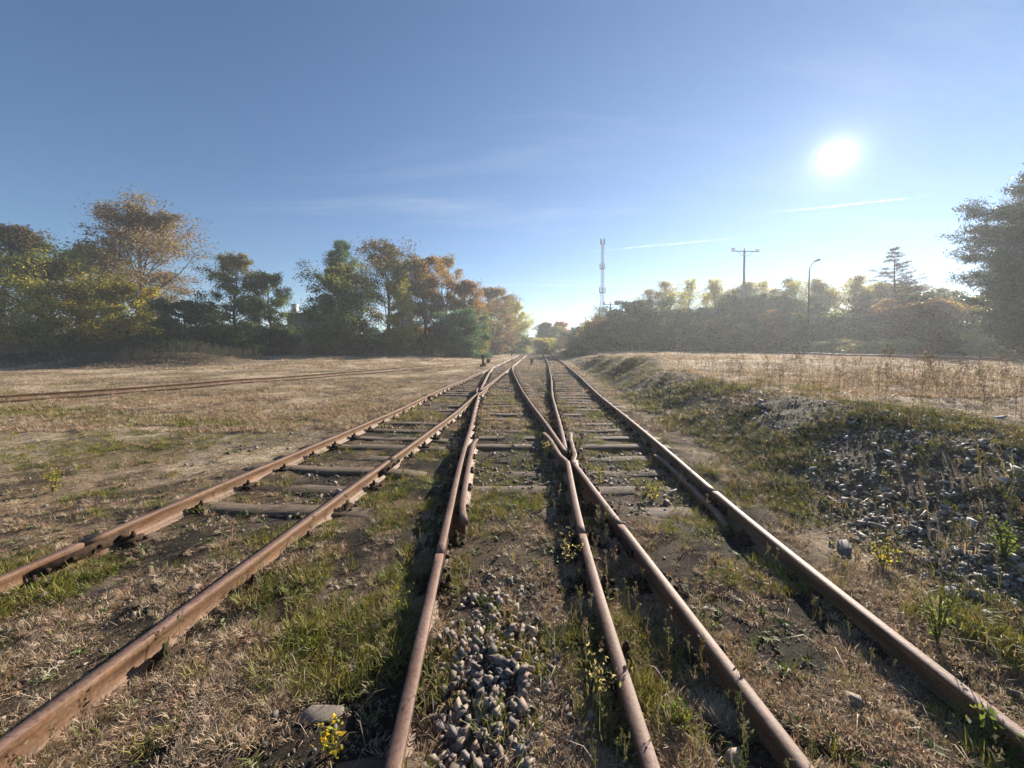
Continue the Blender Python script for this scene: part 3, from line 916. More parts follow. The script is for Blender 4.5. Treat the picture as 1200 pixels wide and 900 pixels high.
# tall dry weeds of the right field
def weed_proto(seed, H, nb, thick):
    r = np.random.default_rng(seed)
    V, F = [], []
    def blade(p, q, w):
        p, q = np.array(p, float), np.array(q, float)
        d = q - p; sd = np.cross(d, r.normal(size=3)); sd = sd / (np.linalg.norm(sd) + 1e-9) * w / 2
        b = len(V) * 6
        m_ = (p + q) / 2 + r.normal(size=3) * np.linalg.norm(d) * .04
        V.append([p - sd, p + sd, m_ - sd * .8, m_ + sd * .8, q - sd * .4, q + sd * .4])
        F.extend([[b, b + 1, b + 3, b + 2], [b + 2, b + 3, b + 5, b + 4]])
    top = np.array([r.normal(0, .07) * H, r.normal(0, .07) * H, H])
    for _ in range(2): blade((0, 0, 0), top, thick)
    for i in range(nb):
        t = r.uniform(.35, .98); p = top * t; az = r.uniform(0, 6.28); ln = H * r.uniform(.08, .26) * (1.25 - t * .6)
        q = p + np.array([math.cos(az) * ln * .6, math.sin(az) * ln * .6, ln * .8])
        blade(p, q, thick * .7)
        for _ in range(3):
            e = p + (q - p) * r.uniform(.5, 1); blade(e, e + r.normal(size=3) * .025 * H + np.array([0, 0, .02 * H]), thick * 2.2)
    return np.array(V).reshape(-1, 3), np.array(F)
WEEDS = [weed_proto(700 + i, 1.0, 9 + i % 5, .0065) for i in range(8)]
x, y = sample_fan(26000, 4.5, 60, 1.15)
yc = np.clip(y, -8, 130)
dens = sstep(3.3, 4.2, x - ev(B, yc)) * (1 - sstep(-3, -1.5, x - ev(E, yc))) * np.clip(.10 + sstep(.42, .66, fbm(x * .35, y * .35, 81, 3)), 0, 1)
keep = rng.random(len(x)) < dens * np.where(y < 14, .55, .30)
x, y = x[keep], y[keep]; n = len(x); print('weeds', n)
scatter('weeds', WEEDS, on_ground(x, y), rng.uniform(0, 6.28, n), np.clip(rng.lognormal(-.85, .42, n), .14, 1.05) * np.where(y > 16, .7, .92), palette(n, [(0.15, 0.10, 0.07), (0.21, 0.15, 0.105), (0.11, 0.075, 0.055), (0.25, 0.19, 0.13)], [3, 3, 2, 1]), M['stalk'], 'tall brown dead weeds standing in the right field', rng.uniform(-.1, .1, (n, 2)))
# weeds along the heap and under the left trees
x = np.concatenate([rng.uniform(-58, -24, 3800), rng.uniform(-60, -8, 3200)]); y = np.concatenate([rng.uniform(30.5, 37, 3800), rng.uniform(44, 52, 3200)])
n = len(x)
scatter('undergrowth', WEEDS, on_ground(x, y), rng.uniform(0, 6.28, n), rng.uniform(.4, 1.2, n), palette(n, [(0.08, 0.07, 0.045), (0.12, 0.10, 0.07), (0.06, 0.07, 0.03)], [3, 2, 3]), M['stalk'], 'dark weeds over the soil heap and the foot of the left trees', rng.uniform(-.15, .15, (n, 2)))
# low leaf rosettes, small dry weeds by the rails, and broken straws
T_R = [tuft(610 + i, 9, 0.05, 0.008, 1.15, 0.016) for i in range(6)]
x, y = sample_fan(2600, 1.05, 7.5, 1.4)
g, gr, bk = zones(x, y)
keep = rails_clear(x, y) & (rng.random(len(x)) < (.16 + .8 * sstep(.5, .66, fbm(x * .9, y * .9, 87, 3))) * (1 - .7 * g))
x, y = x[keep], y[keep]; n = len(x)
scatter('leaf_rosettes', T_R, on_ground(x, y, .004), rng.uniform(0, 6.28, n), rng.uniform(.35, 1.15, n), palette(n, [(0.14, 0.17, 0.07), (0.09, 0.13, 0.04), (0.20, 0.20, 0.12), (0.13, 0.16, 0.03)], [3, 3, 1, 2]), M['blade'], 'small green leaf rosettes low on the ground')
W_S = [weed_proto(730 + i, 1.0, 8 + i % 4, .018) for i in range(6)]
y = 1.05 * (9.0 / 1.05) ** rng.random(1500)
fx = [ev(Cn, y) + HG, ev(A, y) - HG, ev(A, y) + HG, ev(B, y) - HG, ev(B, y) + HG, ev(Cn, y) - HG]
k = rng.choice(6, 1500, p=[.12, .16, .26, .26, .14, .06])
x = np.choose(k, fx) + rng.normal(0, .16, 1500)
xb = ev(B, y) + rng.uniform(1.4, 4.2, 1500)
onb = rng.random(1500) < .42
x = np.where(onb, xb, x)
keep = rails_clear(x, y, .06) & (rng.random(1500) < .12 + .9 * sstep(.46, .64, fbm(x * 1.6, y * .9, 89, 3)))
x, y, onb = x[keep], y[keep], onb[keep]; n = len(x)
scatter('small_weeds', W_S, on_ground(x, y), rng.uniform(0, 6.28, n), np.clip(rng.lognormal(-2.0, .35, n), .06, .26) * np.where(onb, 1.35, 1), palette(n, [(0.14, 0.13, 0.06), (0.22, 0.19, 0.12), (0.10, 0.11, 0.04), (0.18, 0.12, 0.08)], [3, 2, 2, 2]), M['blade'], 'small weeds growing along the rails and over the bank', rng.uniform(-.2, .2, (n, 2)))
T_L = [tuft(640 + i, 2, 0.20, 0.02, 1.50, 0.0042) for i in range(6)]
x, y = sample_fan(420, 1.05, 6, 1.4)
keep = rails_clear(x, y, .12)
x, y = x[keep], y[keep]; n = len(x)
scatter('broken_straws', T_L, on_ground(x, y, .014), rng.uniform(0, 6.28, n), rng.uniform(.4, 1.2, n), palette(n, [(0.48, 0.40, 0.29), (0.36, 0.29, 0.2), (0.55, 0.48, 0.38)], [3, 3, 1]), M['blade'], 'broken pale straws lying on the ground', rng.uniform(-.1, .1, (n, 2)))
T_B = [tuft(650 + i, 18, 0.095, 0.07, 0.75, 0.006) for i in range(6)]
y = 2.2 * (30 / 2.2) ** rng.random(5600)
x = ev(B, y) + 1.2 + rng.uniform(0, 3.0, 5600)
keep = rng.random(5600) < .16 + .95 * sstep(.46, .62, fbm(x * 1.1 + 9, y * 1.1, 57, 3))
x, y = x[keep], y[keep]; n = len(x)
scatter('bank_grass', T_B, on_ground(x, y), rng.uniform(0, 6.28, n), rng.uniform(.5, 1.25, n) * (1 + .015 * y), palette(n, [(0.10, 0.115, 0.04), (0.15, 0.15, 0.05), (0.24, 0.20, 0.10), (0.07, 0.08, 0.03), (0.34, 0.27, 0.17)], [3, 2, 3, 2, 3]), M['blade'], 'rough green and straw grass over the stony bank', rng.uniform(-.15, .15, (n, 2)))
#END_COVER

# ------------------------------------------------------------------ trees
print('trees')
def norm(v): return v / (np.linalg.norm(v) + 1e-9)
PAL = {
 'green': ([(0.055, 0.082, 0.022), (0.080, 0.105, 0.028), (0.040, 0.060, 0.018), (0.14, 0.13, 0.03)], [3, 3, 2, .7]),
 'olive': ([(0.19, 0.165, 0.030), (0.12, 0.125, 0.028), (0.30, 0.21, 0.035), (0.07, 0.09, 0.024)], [3, 3, 2, 2]),
 'yellow': ([(0.28, 0.24, 0.05), (0.20, 0.20, 0.05), (0.13, 0.15, 0.04)], [3, 3, 1.5]),
 'rust': ([(0.145, 0.078, 0.034), (0.115, 0.072, 0.034), (0.19, 0.115, 0.040), (0.075, 0.072, 0.03)], [3, 3, 1.5, 2.2]),
 'brown': ([(0.125, 0.085, 0.055), (0.155, 0.10, 0.058), (0.095, 0.072, 0.05), (0.075, 0.080, 0.034)], [3, 2, 2, 1.5]),
 'teal': ([(0.036, 0.070, 0.042), (0.05, 0.085, 0.05), (0.028, 0.052, 0.032)], [3, 2, 2]),
 'red': ([(0.22, 0.075, 0.045), (0.17, 0.075, 0.045), (0.12, 0.07, 0.04)], [3, 2, 1]),
 'dark': ([(0.030, 0.045, 0.020), (0.040, 0.056, 0.026), (0.022, 0.034, 0.018)], [3, 2, 2]),
 'mixed': ([(0.125, 0.095, 0.055), (0.065, 0.080, 0.028), (0.19, 0.155, 0.05), (0.055, 0.068, 0.03)], [2.4, 2.4, 1.2, 2]),
 'pale': ([(0.25, 0.205, 0.11), (0.19, 0.165, 0.085), (0.12, 0.12, 0.055)], [3, 2, 2]),
}
def leaves(cent, sig, cnt, size, pal, r, tip=None, tipz=None, flat=0.0, aspect=.62):
    """leaf-sized faces gathered in clumps; each clump leans to one leaf colour"""
    cs, ws = PAL[pal]
    cs = np.array(cs) * (1.0 if pal == '_f' else 1.8); ws = np.array(ws) / sum(ws)
    m_ = len(cent)
    ci = r.choice(len(cs), m_, p=ws)
    k = np.maximum(1, (cnt * r.uniform(.35, 1.65, m_) / 1.0)).astype(int)
    idx = np.repeat(np.arange(m_), k)
    n = len(idx)
    off = r.normal(size=(n, 3)) * sig[idx][:, None] * np.array([1, 1, .72])
    c = cent[idx] + off
    a = r.normal(size=(n, 3)); a /= np.linalg.norm(a, axis=1)[:, None]
    b = np.cross(a, r.normal(size=(n, 3))); b /= np.linalg.norm(b, axis=1)[:, None] + 1e-9
    L = (size * r.uniform(.55, 1.3, n))[:, None]
    v = np.stack([c - a * L * .5, c + b * L * aspect * .5, c + a * L * .5, c - b * L * aspect * .5], 1)
    col = np.where((r.random(n) < .72)[:, None], cs[ci[idx]], cs[r.choice(len(cs), n, p=ws)]) * r.uniform(.78, 1.25, (n, 1))
    if tip is not None:
        tc_ = np.array(PAL[tip][0])[r.integers(0, len(PAL[tip][0]), n)]
        w = (sstep(tipz[0], tipz[1], c[:, 2] + r.normal(0, .5, n)) > r.random(n))
        col = np.where(w[:, None], tc_, col)
    return v.reshape(-1, 3), np.arange(n * 4).reshape(-1, 4), np.repeat(col, 4, 0)

DENSE = 3.7
def tree_meshes(seed, H, Wd, base=.22, pal='green', limbs=26, clump=26, leaf=.26, bark='bark', spread=(30, 68), shape='round', droop=0.0, lean=0.0, stems=1, tip=None, rough=.5, sub=5, tw=.34):
    r = np.random.default_rng(seed)
    wv, wq, nwv = [], [], 0
    cents, sigs = [], []
    def addtube(p, rad, sides):
        nonlocal nwv
        v, q = tube(p, rad, sides)
        wv.append(v); wq.append(q + nwv); nwv += len(v)
    for st in range(stems):
        h = H * (1 if st == 0 else r.uniform(.78, .97))
        sx, sy = (0, 0) if st == 0 else r.normal(0, .05 * H, 2)
        t = np.linspace(0, 1, 11)
        wob = np.cumsum(r.normal(0, .012 * H, (11, 2)), 0) * t[:, None]
        tr = np.stack([sx * (.15 + t) + wob[:, 0] + lean * t ** 1.5 * h, sy * (.15 + t) + wob[:, 1], h * .97 * t], 1)
        r0 = (.0155 * h + .02) * (1 if stems == 1 else .75)
        rad = r0 * (1 - t) ** .8 + .012
        rad[0] *= 1.5
        addtube(tr, rad, 8)
        nl = int(limbs / stems * (1.0 if base > .13 else 1.9))
        for i in range(nl):
            f = base + (1 - base) * ((i + r.random()) / nl) ** (.92 if base > .13 else 1.3)
            f = min(f, .985)
            p0 = np.array([np.interp(f, t, tr[:, k]) for k in range(3)])
            u = (f - base) / (1 - base)
            if shape == 'round': pr = math.sqrt(max(.05, 1 - (2 * u - .85) ** 2 * .78))
            elif shape == 'cone': pr = (1 - u) ** .8 + .12
            elif shape == 'column': pr = .62 + .45 * math.sin(math.pi * min(1, u + .18))
            else: pr = .35 + .75 * math.sin(math.pi * (u * .72 + .12))          # vase
            ln = Wd * .5 * pr * r.uniform(1 - rough, 1.16)
            az = i * 2.399 + r.uniform(-.5, .5) + st
            lo = spread[0] if base > .13 else spread[0] - 34
            hi = spread[1] if base > .13 else spread[1] - 14
            el = R(lo + (hi - lo) * u ** (.8 if base > .13 else 1.1) + r.uniform(-14, 14))
            d = np.array([math.cos(az) * math.cos(el), math.sin(az) * math.cos(el), math.sin(el)])
            rise = ln / max(.35, math.cos(el)) ** .6 * d[2] + ln * .25
            if p0[2] + rise > H: ln *= max(.22, (H - p0[2]) / rise)
            s_ = np.linspace(0, 1, 6)
            path = p0 + ln / max(.35, math.cos(el)) ** .6 * (s_[:, None] * d) + np.array([0, 0, 1]) * (ln * (.20 - droop) * s_ ** 2)[:, None] + np.cumsum(r.normal(0, ln * .03, (6, 3)), 0)
            rl = max(.012, .36 * float(np.interp(f, t, rad))) * (1 - s_) ** .7 + .010
            addtube(path, rl, 5)
            for j in range(sub):
                q = r.uniform(.30, 1.0)
                p1 = np.array([np.interp(q, s_, path[:, k]) for k in range(3)])
                dd = norm(d + r.normal(0, .75, 3) + np.array([0, 0, .25 - droop * 1.5]))
                l2 = ln * tw * r.uniform(.6, 1.2)
                s3 = np.linspace(0, 1, 4)
                pp = p1 + s3[:, None] * dd * l2 + np.array([0, 0, -1]) * (droop * l2 * 1.3 * s3 ** 2)[:, None]
                addtube(pp, .35 * float(np.interp(q, s_, rl)) * (1 - s3) + .008, 4)
                for e in (.55, 1.0):
                    cents.append(p1 + (pp[-1] - p1) * e + r.normal(0, .05 * l2, 3)); sigs.append(float(np.clip(l2 * r.uniform(.24, .46), .26, .85)))
            cents.append(path[-1]); sigs.append(max(.2, ln * .13))
    cents = np.array(cents); sigs = np.array(sigs)
    live = r.random(len(cents)) > .07
    lv, lf, lc = leaves(cents[live], sigs[live] * 1.1, clump * DENSE * (1.0 if base > .13 else .62), leaf * .95, pal, r, tip, (H * .72, H * .98))
    fz = H / np.percentile(lv[:, 2], 99.9)
    fr = float(np.clip((Wd / 2) / np.percentile(np.hypot(lv[:, 0], lv[:, 1]), 93), .55, 1.5))
    k3 = np.array([fr, fr, fz])
    lv = lv * k3
    wood = make_mesh('trunk', np.concatenate(wv) * k3, np.concatenate(wq), M[bark], smooth=True)
    crown = make_mesh('crown', lv, lf, M['leaf'], lc)
    return wood, crown
def put(name, label, cat, meshes, x, y, rz=0.0, scl=1.0, group=None, sink=0.05):
    t = thing(name, label, cat, (x, y, tz(x, y) - sink), rz, group)
    t.scale = (scl, scl, scl)
    mobj('trunk', meshes[0], t); mobj('crown', meshes[1], t)
    return t
def px(xp, dist): return (xp - 600) / FPX * dist
def top(yp, dist, z=0.0): return EYE + (HOR - yp) / FPX * dist - z
def tree(name, label, cat, xp, yp, dist, wpx, seed, **k):
    x = px(xp, dist)
    H = top(yp, dist, tz(x, dist))
    return put(name, label, cat, tree_meshes(seed, H, wpx / FPX * dist, **k), x, dist)

# -- left row, from the picture's edge towards the vanishing point
tree('broadleaf_tree', 'thinning purple-brown tree cut by the left picture edge', 'tree', 5, 262, 50, 100, 1001, pal='mixed', limbs=30, clump=22, base=.15, tip='brown')
tree('broadleaf_tree', 'broad bushy tree turning yellow-olive near the left edge', 'tree', 62, 300, 45, 100, 1002, pal='olive', limbs=34, clump=34, base=.06, tip='yellow')
tree('broadleaf_tree', 'dark green tree leaning out left of the tallest brown tree', 'tree', 108, 286, 57, 72, 1003, pal='green', limbs=26, clump=28, base=.15)
tree('broadleaf_tree', 'tallest tree of the left row, thin brown crown with limbs showing', 'tree', 170, 243, 55, 104, 1049, pal='brown', limbs=44, clump=20, base=.24, stems=1, shape='round', leaf=.24, sub=7, spread=(32, 72))
tree('broadleaf_tree', 'young olive tree in front of the tallest brown tree', 'tree', 150, 330, 50, 70, 1005, pal='olive', limbs=22, clump=30, base=.06)
tree('broadleaf_tree', 'low green tree right of the tallest brown tree', 'tree', 215, 350, 50, 70, 1006, pal='green', limbs=22, clump=34, base=.05)
tree('broadleaf_tree', 'pointed green tree with a yellowing top standing alone against the sky', 'tree', 277, 299, 54, 68, 1007, pal='green', limbs=30, clump=24, base=.06, tip='pale', shape='column')
tree('broadleaf_tree', 'smaller green tree just left of the grey building', 'tree', 318, 321, 58, 52, 1008, pal='green', limbs=26, clump=24, base=.08, shape='column')
tree('broadleaf_tree', 'full green tree with an orange top before the grey building', 'tree', 397, 308, 50, 82, 1009, pal='green', limbs=32, clump=36, base=.05, tip='yellow', shape='column')
tree('broadleaf_tree', 'tall grey-green tree behind the orange-topped green tree', 'tree', 400, 283, 63, 48, 1010, pal='teal', limbs=28, clump=16, base=.25, shape='column')
tree('broadleaf_tree', 'highest tree of the middle clump, grey-brown with gaps', 'tree', 455, 279, 58, 84, 1011, pal='mixed', limbs=34, clump=19, base=.2, stems=2, shape='column', tip='brown')
tree('birch_tree', 'birch with drooping yellow-green sprays behind the white shed', 'tree', 470, 318, 55, 42, 1012, pal='yellow', limbs=22, clump=22, base=.12, droop=.5, bark='birch_bark', shape='column')
tree('oak_tree', 'rust-orange oak left of the bare-limbed brown tree', 'tree', 498, 303, 60, 58, 1013, pal='rust', limbs=28, clump=24, base=.15)
tree('broadleaf_tree', 'thin brown tree with bare upright limbs in the middle clump', 'tree', 522, 299, 64, 48, 1014, pal='brown', limbs=26, clump=12, base=.25, shape='vase', stems=2)
tree('oak_tree', 'rusty round oak above the blue-green shrub', 'tree', 545, 330, 64, 56, 1015, pal='rust', limbs=28, clump=28, base=.12)
tree('shrub_tree', 'dark blue-green bushy tree reaching the ground under the rusty oak', 'tree', 540, 362, 56, 66, 1016, pal='teal', limbs=26, clump=36, base=.04)
tree('broadleaf_tree', 'dull brown tree between the rusty oak and the yellow-green end tree', 'tree', 578, 337, 84, 50, 1017, pal='brown', limbs=28, clump=26, base=.1)
tree('broadleaf_tree', 'brown-green tree behind the dull brown one, nearest the gap', 'tree', 592, 346, 96, 40, 1018, pal='mixed', limbs=26, clump=28, base=.08)
tree('broadleaf_tree', 'yellow-green tree ending the left row beside the track gap', 'tree', 606, 352, 104, 36, 1019, pal='yellow', limbs=26, clump=34, base=.04, shape='column')
# understorey shrubs along the left row
SHR = [tree_meshes(1100 + i, 3.2, 4.2, base=.03, pal=p, limbs=14, clump=40, leaf=.24, sub=4) for i, p in enumerate(('dark', 'green', 'dark', 'olive', 'rust'))]
shr = random.Random(3)
for i in range(44):
    xp = -30 + i * 14.2 + shr.uniform(-6, 6)
    d = (47 if xp < 250 else 51 if xp < 480 else 58) + shr.uniform(-2, 6)
    if xp > 560: d = 70 + (xp - 560) * .5
    if 330 < xp < 372: d += 32                       # the grey building shows through here
    k = shr.choices(range(5), (3, 5, 3, 2.5, 1.5))[0]
    lab = ['dark green shrub in the thicket under the left row of trees', 'mid green shrub in the thicket under the left row of trees', 'dark green shrub in the thicket under the left row of trees', 'yellowing olive shrub in the thicket under the left row of trees', 'rusty orange shrub in the thicket under the left row of trees'][k]
    grp = ['dark green thicket shrubs', 'mid green thicket shrubs', 'dark green thicket shrubs', 'yellowing thicket shrubs', 'rusty thicket shrubs'][k]
    put('shrub', lab, 'shrub', SHR[k], px(xp, d), d, shr.uniform(0, 6.28), shr.uniform(.45, 1.05), grp)

for i in range(34):
    xp = -60 + i * 20.0 + shr.uniform(-8, 8)
    d = (66 if xp < 480 else 76) + shr.uniform(0, 8) + (max(0, xp - 540) * .35)
    if 325 < xp < 440: d += 14
    k = shr.choices(range(3), (3, 4, 3))[0]
    x = px(xp, d)
    put('shrub', 'big shaded bush far back behind the left row of trees', 'shrub', SHR[k], x, d, shr.uniform(0, 6.28), shr.uniform(1.3, 2.0), 'bushes behind the left row')

# -- beyond the tracks, around the vanishing point
FAR = [tree_meshes(1200 + i, 9.0, 8.5, base=.05, pal=p, limbs=22, clump=34, leaf=.34) for i, p in enumerate(('dark', 'green', 'teal', 'mixed'))]
for i, (xp, yp, d) in enumerate(((612, 392, 190), (622, 395, 200), (632, 393, 185), (641, 388, 170), (600, 384, 160), (652, 388, 175), (666, 386, 165))):
    x = px(xp, d)
    put('broadleaf_tree', 'small bluish tree far off where the tracks vanish', 'tree', FAR[(i * 3 + 1) % 4], x, d, i * 1.3, top(yp, d, tz(x, d)) / 9.0, 'far trees at the vanishing point')
tree('broadleaf_tree', 'green tree just right of the vanishing tracks', 'tree', 643, 378, 120, 26, 1021, pal='green', limbs=24, clump=34, base=.05, leaf=.32)
tree('broadleaf_tree', 'reddish tree right of the vanishing tracks', 'tree', 656, 377, 125, 24, 1022, pal='red', limbs=24, clump=32, base=.1, leaf=.32)
tree('broadleaf_tree', 'dark green round tree left of the lattice mast', 'tree', 681, 381, 108, 36, 1023, pal='dark', limbs=26, clump=40, base=.04, leaf=.32)
tree('broadleaf_tree', 'thin brown dome-shaped tree at the foot of the lattice mast', 'tree', 708, 368, 100, 42, 1024, pal='brown', limbs=26, clump=16, base=.2, leaf=.3)
tree('shrub_tree', 'yellow-green bush below the brown dome-shaped tree', 'bush', 722, 392, 85, 34, 1025, pal='yellow', limbs=20, clump=38, base=.03, leaf=.3)
tree('shrub_tree', 'yellow-green bush at the right edge of the track gap', 'bush', 640, 396, 95, 24, 1026, pal='yellow', limbs=18, clump=36, base=.03, leaf=.3)
tree('shrub_tree', 'low dark bush beside the right rail in the distance', 'bush', 676, 407, 60, 36, 1027, pal='dark', limbs=18, clump=38, base=.03, leaf=.24)
tree('conifer_shrub', 'big dark rounded evergreen before the pale birches', 'tree', 748, 352, 70, 74, 1028, pal='dark', limbs=30, clump=46, base=.03, leaf=.3)

# -- right belt beyond the weedy field
def belt_d(xp): return float(np.interp(xp, (640, 700, 900, 1000, 1100, 1250), (95, 76, 64, 57, 50, 47)))
BIR = [tree_meshes(1300 + i, 11.0, 4.8, base=.22, pal=p, limbs=34, clump=2.3, rough=.72, leaf=.23, droop=.15, bark='birch_bark', shape='column', spread=(35, 70)) for i, p in enumerate(('pale', 'mixed', 'yellow'))]
MIDT = [tree_meshes(1320 + i, 9.0, 7.0, base=.06, pal=p, limbs=24, clump=30, leaf=.3) for i, p in enumerate(('green', 'dark', 'mixed', 'olive'))]
BSH = [tree_meshes(1340 + i, 4.6, 5.6, base=.03, pal=p, limbs=18, clump=38, leaf=.28) for i, p in enumerate(('olive', 'green', 'rust', 'yellow'))]
br = random.Random(11)
for i in range(38):                                    # thin tall trees whose tops stand against the sky
    xp = 740 + i * 10.2 + br.uniform(-6, 6)
    d = belt_d(xp) + br.uniform(6, 12)
    yp = float(np.interp(xp, (740, 790, 880, 960, 1040, 1110), (346, 333, 335, 326, 336, 346))) + br.uniform(-9, 12)
    k = br.randrange(3)
    x = px(xp, d)
    put('birch_tree', ['thin pale birch with sky between its twigs in the hazy belt', 'thin brown-green birch in the hazy belt', 'thin yellowing birch in the hazy belt'][k], 'tree', BIR[k], x, d, br.uniform(0, 6.28), top(yp, d, tz(x, d)) / 11.0, ['pale birches of the hazy belt', 'brown-green birches of the hazy belt', 'yellowing birches of the hazy belt'][k])
for i in range(44):
    xp = 690 + i * 12.4 + br.uniform(-8, 8)
    d = belt_d(xp) + br.uniform(1, 9)
    yp = float(np.interp(xp, (700, 800, 900, 1000, 1100, 1230), (378, 366, 362, 360, 354, 350))) + br.uniform(-17, 16)
    k = br.choices(range(4), (4, 4, 2, 1.5))[0]
    x = px(xp, d)
    put('broadleaf_tree', ['leafy green tree in the hazy belt beyond the weedy field', 'dark leafy tree in the hazy belt beyond the weedy field', 'brown-green leafy tree in the hazy belt beyond the weedy field', 'olive leafy tree in the hazy belt beyond the weedy field'][k], 'tree', MIDT[k], x, d, br.uniform(0, 6.28), top(yp, d, tz(x, d)) / 8.6, ['green trees of the hazy belt', 'dark trees of the hazy belt', 'brown-green trees of the hazy belt', 'olive trees of the hazy belt'][k])
for i in range(48):
    xp = 700 + i * 10.9 + br.uniform(-6, 6)
    d = belt_d(xp) - br.uniform(0, 4)
    k = br.choices(range(4), (4, 4, 2, 1.2))[0]
    x = px(xp, d)
    put('shrub', ['olive bush at the foot of the hazy belt', 'green bush at the foot of the hazy belt', 'rusty bush at the foot of the hazy belt', 'yellow bush at the foot of the hazy belt'][k], 'bush', BSH[k], x, d, br.uniform(0, 6.28), br.uniform(.8, 1.45), ['olive bushes of the hazy belt', 'green bushes of the hazy belt', 'rusty bushes of the hazy belt', 'yellow bushes of the hazy belt'][k])
tree('shrub_tree', 'orange-red bush in the belt left of the big pine', 'bush', 1112, 358, 46, 62, 1031, pal='rust', limbs=24, clump=32, base=.04, leaf=.28)
tree('shrub_tree', 'pale green-yellow bush below the big pine', 'bush', 1165, 358, 42, 56, 1032, pal='yellow', limbs=24, clump=30, base=.04, leaf=.24)
tree('shrub_tree', 'low pale dry bush behind the far glinting rails', 'bush', 985, 396, 46, 84, 1033, pal='pale', limbs=22, clump=30, base=.02, leaf=.22)

def conifer(seed, H, Wd, whorls, per, pal, dens, leaf=.30, base=.08, up=.1, pine=False):
    r = np.random.default_rng(seed)
    wv, wq, nw = [], [], 0
    cents, sigs, dirs = [], [], []
    t = np.linspace(0, 1, 12)
    wob = np.cumsum(r.normal(0, .005 * H, (12, 2)), 0)
    tr = np.stack([wob[:, 0], wob[:, 1], H * t], 1)
    rad = (.014 * H + .03) * (1 - t) ** .9 + .012
    v, q = tube(tr, rad, 8); wv.append(v); wq.append(q); nw += len(v)
    for w in range(whorls):
        f = base + (1 - base) * (w + r.uniform(.2, .8)) / whorls
        if pine: pr = (.55 + .55 * math.sin(math.pi * min(1, (f - base) / (1 - base) * .8 + .22))) * (1 - .55 * max(0, f - .72) / .28)
        else: pr = (1 - f) ** .9 + .05
        for i in range(per):
            az = r.uniform(0, 6.28)
            ln = Wd * .5 * pr * r.uniform(.65, 1.15)
            p0 = np.array([np.interp(f, t, tr[:, k]) for k in range(3)])
            el = R(r.uniform(-8, 14) + (28 if f > .8 else 6)) if pine else R(r.uniform(-12, 8) + 20 * f)
            d = np.array([math.cos(az) * math.cos(el), math.sin(az) * math.cos(el), math.sin(el)])
            s_ = np.linspace(0, 1, 6)
            path = p0 + s_[:, None] * d * ln + np.array([0, 0, 1]) * (up * ln * s_ ** 2)[:, None] + np.cumsum(r.normal(0, .02 * ln, (6, 3)), 0)
            v, q = tube(path, max(.014, .3 * float(np.interp(f, t, rad))) * (1 - s_) + .008, 5)
            wv.append(v); wq.append(q + nw); nw += len(v)
            nb = max(3, int(ln * (3.0 if pine else 2.6)))
            for b_ in range(nb):
                e = r.uniform(.22, 1.0)
                p1 = np.array([np.interp(e, s_, path[:, k]) for k in range(3)])
                sd = np.cross(d, [0, 0, 1]) * r.choice((-1, 1))
                dd = norm(d * .8 + sd * r.uniform(.3, 1) + np.array([0, 0, r.uniform(-.15, .5 if pine else .1)]))
                l2 = ln * r.uniform(.12, .32)
                pp = np.array([p1, p1 + dd * l2 * .5, p1 + dd * l2])
                v, q = tube(pp, [.012, .009, .006], 4)
                wv.append(v); wq.append(q + nw); nw += len(v)
                for g_ in ((.5, .8, 1.0) if pine else (.35, .7, 1.0)):
                    cents.append(p1 + dd * l2 * g_); sigs.append(.24 if pine else .11); dirs.append(dd)
    cents = np.array(cents); sigs = np.array(sigs)
    lv, lf, lc = leaves(cents, sigs, dens, leaf, pal, r, aspect=.20)
    return make_mesh('trunk', np.concatenate(wv), np.concatenate(wq), M['bark'], smooth=True), make_mesh('crown', lv, lf, M['needle'], lc)
d = 30.0
x = px(1234, d)
put('pine_tree', 'big dark pine at the right picture edge with a low branch reaching left', 'tree', conifer(1401, top(196, d, tz(x, d)), 8.6, 26, 9, 'dark', 22, .32, .03, .20, True), x, d, 0.6)
d = 52.0
x = px(1046, d)
put('larch_tree', 'bare pointed larch rising above the hazy belt', 'tree', conifer(1402, top(292, d, tz(x, d)), 12.0, 26, 7, 'brown', 6, .26, .05, -.05), x, d, 0.2)

# ------------------------------------------------------------------ built things
# grey flat-roofed building behind the left trees
d = 68.0
x0, x1 = px(337, d), px(404, d)
gz = tz((x0 + x1) / 2, d)
hb = top(367, d, gz)
bt = thing('grey_building', 'plain grey flat-roofed building half hidden behind the green trees', 'building', ((x0 + x1) / 2, d + 4, gz))
wl = x1 - x0
b = MB(); b.box((0, 0, hb / 2 - .2), (wl, 8, hb)); b.build('wall', M['render_grey'], bt)
b = MB(); b.box((0, 0, hb - .2 + .11), (wl + .5, 8.5, .22)); b.build('roof', M['roof_felt'], bt)
for k in (-.32, -.06, .22):
    b = MB(); b.box((k * wl, -4.02, hb * .55), (1.5, .05, 1.1)); w = b.build('window', M['glass_dark'], bt)
    b = MB()
    for s in (-1, 1):
        b.box((k * wl + s * .79, -4.03, hb * .55), (.08, .08, 1.26)); b.box((k * wl, -4.035, hb * .55 + s * .59), (1.5, .08, .08))
    b.build('frame', M['render_white'], w)
b = MB(); b.box((-wl / 2 + .55, -2.5, hb + .75), (.8, .8, 1.7)); b.box((-wl / 2 + .55, -2.5, hb + 1.65), (1.0, 1.0, .12)); b.build('chimney', M['render_white'], bt)
